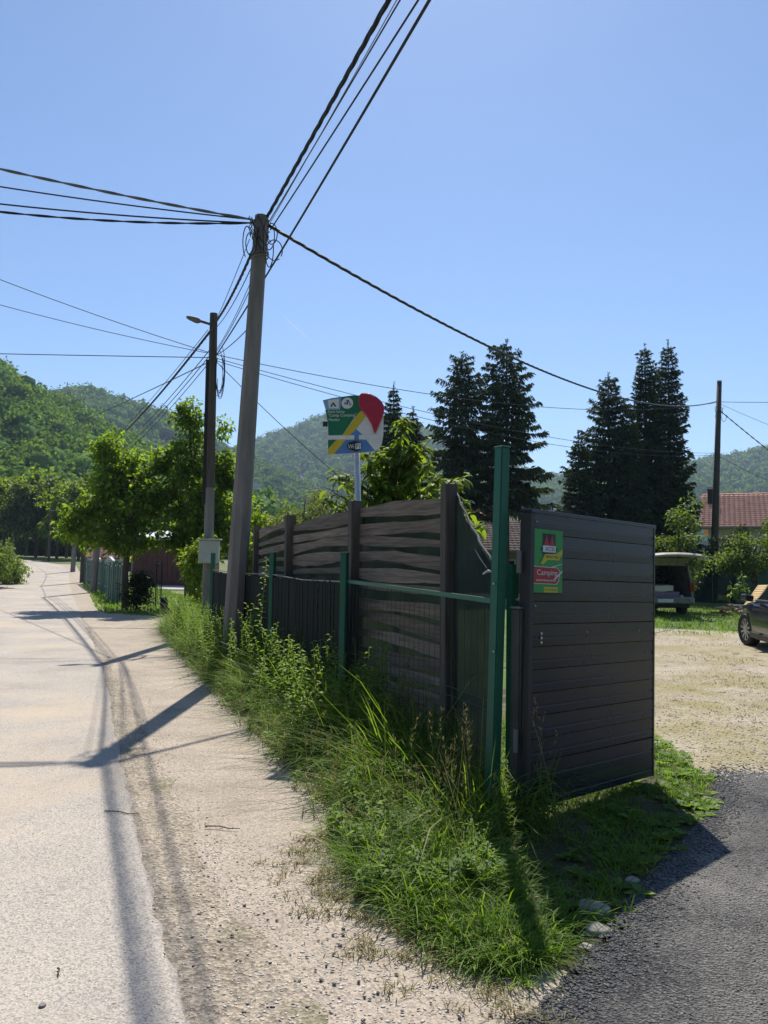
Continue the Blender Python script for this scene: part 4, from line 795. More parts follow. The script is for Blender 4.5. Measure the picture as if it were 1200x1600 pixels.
pl_('yellow_ribbon', [(150, 940), (245, 725), (480, 705), (620, 600), (622, 690), (545, 845), (300, 850), (215, 940)], 0.0039, M_pyel)
text(board, 'SINCE 1965', ft(395, 778, 0.0053), pu, pv, gn, 260 / 605 * pw, M_brown, height=55 / 1345 * ph_)
pl_('white_streak', [(380, 1000), (620, 912), (625, 925), (390, 1012)], 0, M_white); pl_('red_panel_edge', [(30, 990), (520, 1000), (585, 1085), (560, 1300), (510, 1368), (30, 1362)], 0, M_white)
pl_('red_panel', [(30, 1002), (515, 1014), (570, 1088), (545, 1295), (500, 1354), (30, 1350)], 0.0013, M_pred)
text(board, 'Camping', ft(305, 1135, 0.0027), pu, pv, gn, 430 / 605 * pw, M_white, height=150 / 1345 * ph_)
for k in range(11): pl_('small_print', [(80 + k * 38, 1268), (106 + k * 38, 1268), (106 + k * 38, 1304), (80 + k * 38, 1304)], 0.0026, M_cream)
pl_('white_streak', [(430, 1260), (615, 1065), (630, 1085), (470, 1265)], 0.0039, M_white)
pl_('yellow_strip', [(245, 1425), (535, 1425), (535, 1540), (245, 1540)], 0.0, M_pyel)
text(board, 'eurocampings', ft(390, 1485, 0.0014), pu, pv, gn, 250 / 605 * pw, M_black, height=44 / 1345 * ph_)
# posts at the gate
gp = G(766, 1288); gp = Vector((gp.x, gp.y, 0)); gpt = P(785, 700, gp.y)
tp_ = thing('green_gate_post', 'tall square dark green steel post between the fence and the gate', 'post', gp)
d_ = gpt - gp; rz_ = R(35)
def sqpost(b_, t_, w_, mat, parent, name='shaft', rz=0.0, bevel=0.006):
    ax_ = (t_ - b_).normalized(); a = Vector((math.cos(rz), math.sin(rz), 0)); a = (a - ax_ * a.dot(ax_)).normalized(); c = ax_.cross(a)
    return MB().obox((b_ + t_) / 2, a * w_ / 2, c * w_ / 2, ax_ * (t_ - b_).length / 2).build(name, mat, parent, bevel=bevel, seg=2)
sqpost(gp - Vector((0, 0, 0.2)), gpt, 0.072, M_green, tp_, rz=rz_)
MB().obox(gpt + Vector((0, 0, 0.004)), Vector((math.cos(rz_), math.sin(rz_), 0)) * 0.040, Vector((-math.sin(rz_), math.cos(rz_), 0)) * 0.040, Vector((0, 0, 0.006))).build('cap', M_green, tp_, bevel=0.003)
for py in (912, 1018): MB().tube([onpl(771, py, gp + Vector((0, -0.055, 0)), Vector((0, 1, 0))), onpl(771, py, gp + Vector((0, -0.02, 0)), Vector((0, 1, 0)))], 0.007, 8).build('bolt', M_galv, tp_)
b_ = Vector((P(799, 880, 5.05).x, 5.05, 0)); tq = thing('green_stub_post', 'shorter green post close behind the tall green gate post', 'post', b_)
sqpost(b_ - Vector((0, 0, .2)), Vector((b_.x + 0.01, b_.y, topz(799, 884, 5.05))), 0.062, M_green, tq, rz=R(30)); MB().box((b_.x + 0.01, b_.y, topz(799, 884, 5.05) + 0.004), 0.066, 0.066, 0.010, R(30)).build('cap', M_green, tq)
b_ = Vector((P(808, 880, 4.86).x, 4.86, 0)); tq = thing('grey_hinge_post', 'dull grey steel hinge post between the green posts and the gate', 'post', b_)
sqpost(b_ - Vector((0, 0, .2)), Vector((b_.x + 0.012, b_.y, topz(808, 950, 4.86))), 0.075, pmat('dark_hinge_steel', (0.045, 0.043, 0.043), (0.095, 0.09, 0.088), scale=5, rough=0.6, bump=0.25, bscale=40, stretch=(1, 1, 0.4)), tq, rz=R(44), bevel=0.010)
MB().box((b_.x + 0.012, b_.y, topz(808, 950, 4.86) + 0.003), 0.080, 0.080, 0.010, R(44)).build('cap', M_greyp, tq); MB().beam(b_ + Vector((0.0, 0, 1.38)), b_ + Vector((0.07, 0.03, 1.38)), 0.03, 0.012).build('hinge_plate', M_greyp, tq)

# ------------------------------------------------------------------ green wire fence
gpost = []
for px, D in ((537, 7.24), (425, 9.7), (332, 13.4)):
    b_ = at0(px, D); gpost.append(b_)
wfz = thing('green_mesh_fence', 'low dark green fence of square posts, wire mesh and screening strips along the verge', 'fence', (gpost[0].x, gpost[0].y, 0))
gpz = []
for k, b_ in enumerate(gpost):
    px = (537, 425, 332)[k]; z = topz(px, 865, b_.y); gpz.append(z)
    ps = sqpost(b_ - Vector((0, 0, .2)), Vector((b_.x + 0.01, b_.y, z)), 0.064, M_green, wfz, 'post', rz=R(-23)); MB().box((b_.x + 0.01, b_.y, z + 0.004), 0.070, 0.070, 0.010, R(-23)).build('post_cap', M_green, ps)
ra = P(542, 908, gpost[0].y); rb_ = P(768, 939, gp.y)
MB().beam(ra, rb_, 0.014, 0.035).build('top_rail', M_green, wfz, bevel=0.003)
mb = MB(); dd_ = rb_ - ra; nn_ = int(dd_.length / 0.085)
for i in range(1, nn_):
    p = ra + dd_ * (i / nn_); mb.tube([Vector((p.x, p.y, 0.08)), Vector((p.x, p.y, p.z))], 0.0021, 5)
for z in (0.12, 0.72, 0.78): mb.tube([Vector((ra.x, ra.y - 0.005, z)), Vector((rb_.x, rb_.y - 0.005, z - 0.03))], 0.0024, 5)
mb.build('wire_mesh_panel', flat('dark_green_wire', (0.008, 0.04, 0.026)), wfz, kind='stuff')
mb = MB()
for a, b_ in ((gpost[0], gpost[1]), (gpost[1], gpost[2])):
    d_ = b_ - a; n_ = int(d_.length / 0.05); dn = d_.normalized(); sn_ = Vector((-dn.y, dn.x, 0))
    for i in range(n_):
        p = a + d_ * ((i + 0.5) / n_) + sn_ * rng.uniform(-0.004, 0.004); zt = 1.38 + rng.uniform(-0.012, 0.012)
        mb.obox((p.x, p.y, zt / 2 + 0.03), dn * 0.0225, sn_ * 0.003, Vector((0, 0, zt / 2)))
mb.build('screening_strips', M_greensl, wfz, kind='stuff')
for a, b_, za, zb in ((gpost[0], gpost[1], 1.42, 1.44), (gpost[1], gpost[2], 1.44, 1.45)):
    MB().tube([Vector((a.x, a.y, za)), lerp(Vector((a.x, a.y, za)), Vector((b_.x, b_.y, zb)), 0.5) - Vector((0, 0, 0.025)), Vector((b_.x, b_.y, zb))], 0.006, 6).build('tension_wire', M_cableg, wfz)

# ------------------------------------------------------------------ board fence with shade net
WP = [(702, 757, 6.0, 0.105), (555, 783, 7.6, 0.115), (453, 805, 9.8, 0.12), (401, 822, 12.7, 0.11)]
wpos = [(at0(px, D), topz(px, py, D), w_) for px, py, D, w_ in WP]
bf = thing('board_fence', 'weathered grey fence of wavy horizontal boards nailed to square wooden posts', 'fence', wpos[1][0])
for k, (b_, z, w_) in enumerate(wpos):
    sqpost(b_ - Vector((0, 0, .2)), Vector((b_.x - 0.006, b_.y, z)), w_, M_post_w, bf, 'post', rz=R(22), bevel=0.008)
def plank(a, b_, h, th, parent, seed):
    r_ = np.random.default_rng(seed); n_ = 9; d_ = b_ - a; dn = d_.normalized(); s_ = Vector((-dn.y, dn.x, 0)).normalized(); mb = MB(); ph1, ph2 = r_.uniform(0, 6, 2); am = r_.uniform(0.2, 0.6)
    for i in range(n_ + 1):
        t = i / n_; c = a + d_ * t; top = h / 2 * (1 + am * math.sin(t * 5 + ph1) * 0.6 + r_.normal(0, 0.06)); bot = -h / 2 * (1 + am * math.sin(t * 4 + ph2) + r_.normal(0, 0.07))
        bow = math.sin(t * 3.1) * 0.01
        for zz, ss in ((bot, -th / 2), (bot, th / 2), (top, th / 2), (top, -th / 2)): mb.v.append(c + s_ * (ss + bow) + Vector((0, 0, zz)))
    for i in range(n_):
        for j in range(4): mb.f.append([i * 4 + j, i * 4 + (j + 1) % 4, i * 4 + 4 + (j + 1) % 4, i * 4 + 4 + j])
    mb.f += [[0, 1, 2, 3], [n_ * 4 + 3, n_ * 4 + 2, n_ * 4 + 1, n_ * 4]]
    return mb.build('board', M_wood, parent)
seed = 3
for k in range(3):
    a, za, wa = wpos[k]; b_, zb, wb = wpos[k + 1]; dn = (b_ - a).normalized(); bk = Vector((-dn.y, dn.x, 0)); bk = bk if bk.x > 0 else -bk
    a2 = a + dn * wa * 0.45 + bk * 0.03; b2 = b_ - dn * wb * 0.45 + bk * 0.03
    tops = (min(za, zb) - 0.10) if k else min(za, zb) - 0.15
    nb = 14
    for i in range(nb):
        seed += 1; f = i / (nb - 1); z0 = 0.22 + (tops - 0.22) * f; hh = rng.uniform(0.06, 0.125)
        plank(a2 + Vector((0, 0, z0 + rng.normal(0, 0.018))), b2 + Vector((0, 0, z0 + rng.normal(0, 0.022) - (0.05 if k == 1 else 0.03 if k == 2 else -0.01))), hh, 0.022, bf, seed)
mb = MB()
for k in range(3):
    a, za, wa = wpos[k]; b_, zb, wb = wpos[k + 1]
    mb.tube([a + Vector((0, -wa * 0.75, 1.62)), lerp(a, b_, 0.5) + Vector((0, -0.09, 1.60)), b_ + Vector((0, -wb * 0.75, 1.63))], 0.003, 5)
mb.build('tension_wire', M_cable, bf)
# shade net hung on the far side of the boards
def net_grid(rows, name, mat, parent):
    """rows: list of lists of points"""
    nr = len(rows); nc = len(rows[0]); V = [p for r_ in rows for p in r_]; q = [[i * nc + j, i * nc + j + 1, (i + 1) * nc + j + 1, (i + 1) * nc + j] for i in range(nr - 1) for j in range(nc - 1)]
    o = MB().add(V, q).build(name, mat, parent, smooth=True); return o
net = thing('shade_net', 'dark green shade net stretched behind the board fence, its torn edge sloping to the gate', 'net', wpos[0][0])
top = []
for k in range(3):
    a, za, wa = wpos[k]; b_, zb, wb = wpos[k + 1]; dn = (b_ - a).normalized(); bk = Vector((-dn.y, dn.x, 0)); bk = bk if bk.x > 0 else -bk
    for i in range(10 if k < 2 else 11):
        t = i / 10; sgn = [0.11, 0.0, 0.0][k]; za2 = za - (0.03 if k == 0 else 0.12); zb2 = zb - (0.02 if k == 0 else 0.12)
        top.append((a.lerp(b_, t) + bk * (0.075 + 0.012 * math.sin(i * 1.7)), za2 + (zb2 - za2) * t - sgn * 4 * t * (1 - t)))
rows = [[Vector((p.x, p.y, 0.06 + (z - 0.06) * r_ / 6)) + Vector((0.008 * math.sin(j * 2.1 + r_), 0, 0)) for j, (p, z) in enumerate(top)] for r_ in range(7)]
net_grid(rows, 'net_cloth', M_net, net)
e0 = P(711, 768, 5.98); e1 = P(771, 885, 5.0); top2 = []
for i in range(11):
    t = i / 10; p = e0.lerp(e1, t); top2.append((p, p.z - 0.03 * math.sin(t * 3.14)))
rows = [[Vector((p.x + 0.012 * math.sin(j * 1.3 + r_ * 0.9), p.y + 0.012 * math.sin(j * 1.9 + r_), 0.06 + (z - 0.06) * r_ / 7)) for j, (p, z) in enumerate(top2)] for r_ in range(8)]
net_grid(rows, 'net_cloth', M_net, net)
MB().tube([Vector((p.x + 0.010 * math.sin(i * 2.4), p.y - 0.01, z + 0.012 + 0.006 * math.sin(i * 3.7))) for i, (p, z) in enumerate(top2)], [0.004, 0.006, 0.007, 0.008, 0.009, 0.010, 0.010, 0.011, 0.010, 0.009, 0.007], 8).build('rolled_edge', pmat('pale_net_roll', (0.02, 0.027, 0.032), (0.08, 0.10, 0.115), scale=26, rough=0.8, bump=0.5, bscale=50), net, smooth=True)
MB().tube([P(739, 853, 5.5), P(750, 872, 5.3), P(761, 888, 5.1)], [0.002, 0.004, 0.003], 6).build('loose_cord', flat('pale_cord', (0.35, 0.36, 0.38), 0.8), net)
MB().tube([P(755, 897, 5.05), P(763, 892, 5.0), P(769, 894, 4.95)], [0.006, 0.009, 0.005], 7).build('knot', flat('pale_knot', (0.3, 0.3, 0.32), 0.8), net, smooth=True)
# scrap of corrugated sheet at the fence end
a = P(402, 838, 13.6); b_ = P(441, 828, 13.0); mb = MB(); n_ = 28; vs = []
for j, dep in enumerate((0, 0.55)):
    for i in range(n_ + 1):
        p = a.lerp(b_, i / n_) + Vector((0.12, 1, 0.10)) * dep; vs.append(p + Vector((0, 0, 0.012 * math.sin(i * 1.57))))
mb.add(vs, [[i, i + 1, n_ + 2 + i, n_ + 1 + i] for i in range(n_)])
o = mb.build('corrugated_sheet', M_galv, None, org=a, smooth=True); tag(o, 'small shiny corrugated metal sheet topping the far end of the board fence', 'metal sheet')
so = o.modifiers.new('thick', 'SOLIDIFY'); so.thickness = 0.004

# ------------------------------------------------------------------ houses
def gable_house(name, label, x0, x1, y0, y1, eave, ridge, wallm, tilem, over=0.4, tile=(0.36, 0.30), zb=0.0, chimney=None, wins=(), doors=()):
    """gabled house, ridge along x; tile courses are real overlapping rows"""
    root = thing(name, label, 'house', ((x0 + x1) / 2, y0, zb)); ym = (y0 + y1) / 2
    mb = MB(); z0 = zb - 0.3
    mb.add([(x0, y0, z0), (x1, y0, z0), (x1, y1, z0), (x0, y1, z0), (x0, y0, eave), (x1, y0, eave), (x1, y1, eave), (x0, y1, eave), (x0, ym, ridge - 0.12), (x1, ym, ridge - 0.12)],
           [(0, 1, 5, 4), (2, 3, 7, 6), (0, 4, 8, 7, 3), (1, 2, 6, 9, 5), (4, 5, 9, 8), (7, 8, 9, 6)])
    mb.build('wall', wallm, root)
    sl_ = (ridge - eave) / (ym - y0)
    for sgn in (-1, 1):
        ye = (y0 - over) if sgn < 0 else (y1 + over); ze = eave - over * sl_
        deck = MB(); deck.add([(x0 - over, ye, ze), (x1 + over, ye, ze), (x1 + over, ym, ridge), (x0 - over, ym, ridge), (x0 - over, ye, ze - 0.1), (x1 + over, ye, ze - 0.1), (x1 + over, ym, ridge - 0.1), (x0 - over, ym, ridge - 0.1)], [(0, 1, 2, 3), (7, 6, 5, 4), (0, 4, 5, 1), (1, 5, 6, 2), (2, 6, 7, 3), (3, 7, 4, 0)])
        rf = deck.build('roof', M_dark if sgn < 0 else tilem, root)
        if sgn > 0: continue
        run = math.hypot(ym - ye, ridge - ze); nrow = int(run / tile[0]); ncol = int((x1 - x0 + 2 * over) / tile[1]); dy = (ym - ye) / run; dz = (ridge - ze) / run
        acc = Acc(); prof = np.array([(0.0, 0.012), (0.22, 0.045), (0.5, 0.052), (0.78, 0.03), (1.0, 0.012)]); k = len(prof)
        for r_ in range(nrow):
            s0 = r_ * tile[0] - 0.03; s1 = (r_ + 1) * tile[0] + 0.03
            X = (x0 - over + (np.arange(ncol)[:, None] + prof[None, :, 0]) * tile[1]); n0 = prof[None, :, 1] + 0.075; n1 = prof[None, :, 1] + 0.012; n0 = np.broadcast_to(n0, X.shape) + rng.normal(0, 0.004, (ncol, 1)); n1 = np.broadcast_to(n1, X.shape)
            A = np.stack([X, ye + s0 * dy - n0 * dz, ze + s0 * dz + n0 * dy], -1); B = np.stack([X, ye + s1 * dy - n1 * dz, ze + s1 * dz + n1 * dy], -1); C_ = np.stack([X, ye + s0 * dy - 0 * n0, ze + s0 * dz + 0 * n0 + 0.0], -1)
            Vv = np.stack([A, B, C_], 1); b0 = (np.arange(ncol) * 3 * k)[:, None]; j = np.arange(k - 1)[None]
            q1 = np.stack([b0 + j, b0 + j + 1, b0 + k + j + 1, b0 + k + j], -1).reshape(-1, 4); q2 = np.stack([b0 + 2 * k + j, b0 + 2 * k + j + 1, b0 + j + 1, b0 + j], -1).reshape(-1, 4)
            acc.add(Vv.reshape(-1, 3), np.concatenate([q1, q2]))
        acc.obj('roof_tiles', tilem, parent=rf, kind='stuff')
        MB().tube([Vector((x0 - over, ym, ridge + 0.03)), Vector((x1 + over, ym, ridge + 0.03))], 0.10, 8).build('ridge_tile', tilem, rf)
    MB().beam((x0 - over, y0 - over - 0.06, eave - over * sl_ - 0.04), (x1 + over, y0 - over - 0.06, eave - over * sl_ - 0.04), 0.12, 0.10).build('gutter', M_greyp, root)
    for (a, b_, zl, zh) in wins:
        wn = MB().box(((a + b_) / 2, y0 - 0.02, (zl + zh) / 2), b_ - a, 0.10, zh - zl).build('window', M_white, root); MB().box(((a + b_) / 2, y0 - 0.055, (zl + zh) / 2), b_ - a - 0.16, 0.06, zh - zl - 0.16).build('pane', M_glass, wn)
    for (a, b_, zl, zh) in doors:
        dr = MB().box(((a + b_) / 2, y0 - 0.02, (zl + zh) / 2), b_ - a, 0.08, zh - zl).build('door', M_brown, root); MB().box((b_ - 0.15, y0 - 0.08, (zl + zh) / 2), 0.12, 0.06, 0.04).build('handle', M_galv, dr)
    if chimney:
        cx, cy_, w_, zt = chimney; ch = MB().box((cx, cy_, (eave + zt) / 2), w_, w_, zt - eave).build('chimney', M_dark, rf); MB().box((cx, cy_, zt + 0.12), w_ * 1.5, w_ * 1.5, 0.07).build('chimney_cap', M_galv, ch)
        for sx in (-1, 1):
            for sy in (-1, 1): MB().box((cx + sx * w_ * 0.42, cy_ + sy * w_ * 0.42, zt + 0.05), 0.04, 0.04, 0.12).build('cap_leg', M_galv, ch)
    return root
zr = topz(1100, 775, 53)
th = gable_house('tiled_house', 'house with sunlit orange tiled roof behind the right utility pole', 20.0, 33.8, 45.9, 54.9, zr - 2.2, zr, M_wall, M_tile, 0.5, (0.34, 0.30), 0, (20.1, 48.9, 0.34, topz(1107, 766, 52)), wins=((22, 23.3, 1.0, 2.3), (26, 27.3, 1.0, 2.3), (30, 31.3, 1.0, 2.3)), doors=((28, 29, 0, 2.1),))
th.rotation_euler.z = R(-24)
ze = topz(780, 858, 45)
gable_house('low_outbuilding', 'low grey outbuilding with brown tiled roof seen past the tall green post', 4.6, 14.5, 45.4, 53.0, ze + 0.10, ze + 1.9, M_wallg, M_tileb, 0.5, (0.36, 0.30), 0, wins=((6.6, 7.8, 0.9, 1.9), (9.4, 10.6, 0.9, 1.9)), doors=((8.2, 9.0, 0, 2.0),))
zr = topz(735, 797, 62)
gable_house('small_house', 'scrap of pinkish tiled roof glimpsed right of the wooden corner post', 5.0, 9.2, 60, 66, zr - 2.2, zr, M_wall, M_tile, 0.3, (0.38, 0.30), 0, wins=((6, 7, 1, 2),))
# brown garage and white house left
gx0, gx1 = P(205, 880, 46).x, P(308, 880, 46).x
gr = thing('brown_garage', 'plain red brown garage wall behind the concrete apron, shaded by the leafy trees', 'garage', ((gx0 + gx1) / 2, 46.2, 0))
MB().box(((gx0 + gx1) / 2, 49.2, 1.3), gx1 - gx0, 6.0, 3.0).build('wall', M_brown, gr)
for i in range(13):
    x = gx0 + (gx1 - gx0) * (i + 0.5) / 13; MB().box((x, 46.185, 1.35), (gx1 - gx0) / 13 - 0.03, 0.04, 2.7).build('board', M_brown, gr)
MB().add([(gx0 - .4, 45.7, 2.82), (gx1 + .4, 45.7, 2.82), (gx1 + .4, 52.8, 3.5), (gx0 - .4, 52.8, 3.5), (gx0 - .4, 45.7, 2.95), (gx1 + .4, 45.7, 2.95), (gx1 + .4, 52.8, 3.63), (gx0 - .4, 52.8, 3.63)], [(3, 2, 1, 0), (4, 5, 6, 7), (0, 1, 5, 4), (1, 2, 6, 5), (2, 3, 7, 6), (3, 0, 4, 7)]).build('roof', M_galv, gr)
wx = P(185, 880, 64).x
gable_house('white_house', 'white house with orange roof showing between trunks beneath the leafy trees', wx - 2.6, wx + 3.0, 64, 70, 1.9, 3.6, M_wall, M_tile, 0.3, (0.42, 0.36), 0.0, wins=((wx - 1.6, wx - 0.8, 0.5, 1.5), (wx + 0.4, wx + 1.2, 0.5, 1.5)))
for px, py, D, s_, lab in ((402, 763, 330, 1.0, 'tiny white far house on the hillside just right of the near pole'), (416, 792, 240, 1.0, 'tiny pale far house lower down right of the near pole')):
    p = P(px, py, D); rt_ = thing('far_house', lab, 'house', (p.x, p.y, p.z - 6))
    MB().box((p.x, p.y, p.z - 2.9), 7 * s_, 7, 6.2).build('wall', M_wall, rt_)
    MB().prism([(-4, -1.2 + 1.4), (4, 0.2), (0, 2.4)], (p.x, p.y - 4, p.z), ux, uz, uy, 8).build('roof', M_galv, rt_); MB().box((p.x + 1, p.y - 3.53, p.z - 1.6), 1.2, 0.1, 1.3).build('window', M_glass, rt_)

# ------------------------------------------------------------------ picket fence and gateway at the side drive
pa = Vector((P(186, 880, 30).x, 30, 0)); pb = Vector((P(136, 880, 46).x, 46, 0)); pc = Vector((P(176, 880, 31.5).x, 31.5, 0))
pf = thing('picket_fence', 'faded green picket fence running along the road past the leaning concrete pole', 'fence', pa)
def pickets(a, b_, root, pitch, h, w_, mat):
    d_ = b_ - a; n_ = int(d_.length / pitch); dn = d_.normalized(); s_ = Vector((-dn.y, dn.x, 0)); me0_ = None
    for i in range(n_):
        p = a + d_ * ((i + 0.5) / n_); hh = h * rng.uniform(0.95, 1.04)
        if me0_ is None:
            o_ = MB().prism([(-w_ / 2, 0.05), (w_ / 2, 0.05), (w_ / 2, h - 0.05), (0, h), (-w_ / 2, h - 0.05)], p, dn, uz, s_, 0.02).build('picket', mat, root); me0_ = o_.data; p0 = p
        else:
            o_ = bpy.data.objects.new('picket', me0_); col.objects.link(o_); o_.parent = root; o_.location = p - p0; o_.scale = (1, 1, 1)
            o_.location.z = (hh - h) + gzf(p.x, p.y)
    for z in (0.35, h - 0.3): MB().beam(a + s_ * 0.04 + uz * z, b_ + s_ * 0.04 + uz * (z + gzf(b_.x, b_.y)), 0.03, 0.06).build('rail', mat, root)
    for t in (0, 0.33, 0.66, 1.0):
        p = a.lerp(b_, t) + s_ * 0.09; MB().box((p.x, p.y, h / 2 + gzf(p.x, p.y)), 0.1, 0.1, h + 0.1).build('post', mat, root)
pickets(pa, pb, pf, 0.26, 1.5, 0.15, M_slate)
pa2 = Vector((P(192, 880, 28).x, 28, 0)); pb2 = Vector((P(168, 880, 29.2).x, 29.2, 0))
pf2 = thing('picket_fence', 'short faded blue green picket fence panel beside the round dark bush', 'fence', pa2)
pickets(pb2, pa2, pf2, 0.22, 1.45, 0.13, M_slate)
for px, D, lab in ((150, 52, 'left whitewashed gate pillar cap behind the picket fence'), (172, 50, 'middle small white topped pillar behind the picket fence'), (193, 50, 'right small white topped pillar behind the picket fence')):
    b_ = at0(px, D); q = thing('gate_pillar', lab, 'pillar', b_, 'white topped pillars')
    MB().box(b_ + Vector((0, 0, 0.6)), 0.35, 0.35, 1.4).build('shaft', M_conc, q, bevel=0.01); MB().prism([(-0.25, 0), (0.25, 0), (0, 0.28)], b_ + Vector((0, -0.25, 1.3)), ux, uz, uy, 0.5).build('cap', M_white, q)
# thin iron gate across the side drive
ga = Vector((P(245, 880, 25.4).x, 25.4, 0)); gb = Vector((P(253, 880, 25.0).x, 25.0, 0))
ig = thing('iron_gate', 'slim dark iron gate leaf standing open beside the round bush', 'gate', ga)
for p in (ga, gb): MB().tube([p, p + uz * 1.55], 0.022, 8).build('stile', M_dark, ig)
for z in (0.2, 0.8, 1.5): MB().tube([ga + uz * z, gb + uz * z], 0.012, 6).build('crossbar', M_dark, ig)
for i in range(1, 3): p = ga.lerp(gb, i / 3); MB().tube([p + uz * 0.2, p + uz * 1.5], 0.007, 5).build('bar', M_dark, ig)
b_ = at0(258, 25.2); q = thing('stone_bollard', 'small dark rounded stone beside the iron gate', 'stone', b_)
mbb = MB(); mbb.tube([b_ + uz * z for z in (-0.05, 0.1, 0.25, 0.36, 0.42)], [0.13, 0.14, 0.13, 0.09, 0.03], 10); mbb.build('stone_body', M_dark, q, smooth=True)

# ------------------------------------------------------------------ vehicles
def wheel(root, c, ax_, r_, w_, spokes=10):
    c = Vector(c); ax_ = Vector(ax_).normalized(); a = uz; b_ = ax_.cross(a).normalized(); wl = thing_part = MB()
    n_ = 28; prof = [(-w_ / 2, r_ * 0.70), (-w_ / 2, r_ * 0.94), (-w_ * 0.36, r_), (w_ * 0.36, r_), (w_ / 2, r_ * 0.94), (w_ / 2, r_ * 0.70)]
    for i in range(n_):
        t = 6.2832 * i / n_; dr = a * math.cos(t) + b_ * math.sin(t)
        for (d_, rr_) in prof: wl.v.append(c + ax_ * d_ + dr * rr_)
    k = len(prof)
    for i in range(n_):
        for j in range(k): wl.f.append([i * k + j, i * k + (j + 1) % k, ((i + 1) % n_) * k + (j + 1) % k, ((i + 1) % n_) * k + j])
    wo_ = wl.build('wheel', M_tyre, root, smooth=False)
    rim = MB(); o_ = c + ax_ * w_ * 0.42
    for i in range(n_):
        t0 = 6.2832 * i / n_; t1_ = 6.2832 * (i + 1) / n_
        pts = [o_ + (a * math.cos(t) + b_ * math.sin(t)) * r_ * f for t, f in ((t0, 0.72), (t1_, 0.72), (t1_, 0.63), (t0, 0.63))]; pts2 = [p - ax_ * 0.03 for p in pts]; rim.add(pts + pts2, [(0, 1, 2, 3), (2, 6, 7, 3), (0, 4, 5, 1)])
    for i in range(spokes):
        t = 6.2832 * i / spokes; dr = a * math.cos(t) + b_ * math.sin(t); rim.beam(o_ + dr * r_ * 0.08 - ax_ * 0.012, o_ + dr * r_ * 0.66 - ax_ * 0.008, 0.042, 0.02, ax_)
    rim.tube([o_ - ax_ * 0.02, o_ + ax_ * 0.005], r_ * 0.15, 12); rim.build('rim', M_rim, wo_)
    MB().tube([c - ax_ * w_ * 0.1, c], r_ * 0.68, 20).build('brake_shadow', M_dark, wo_)
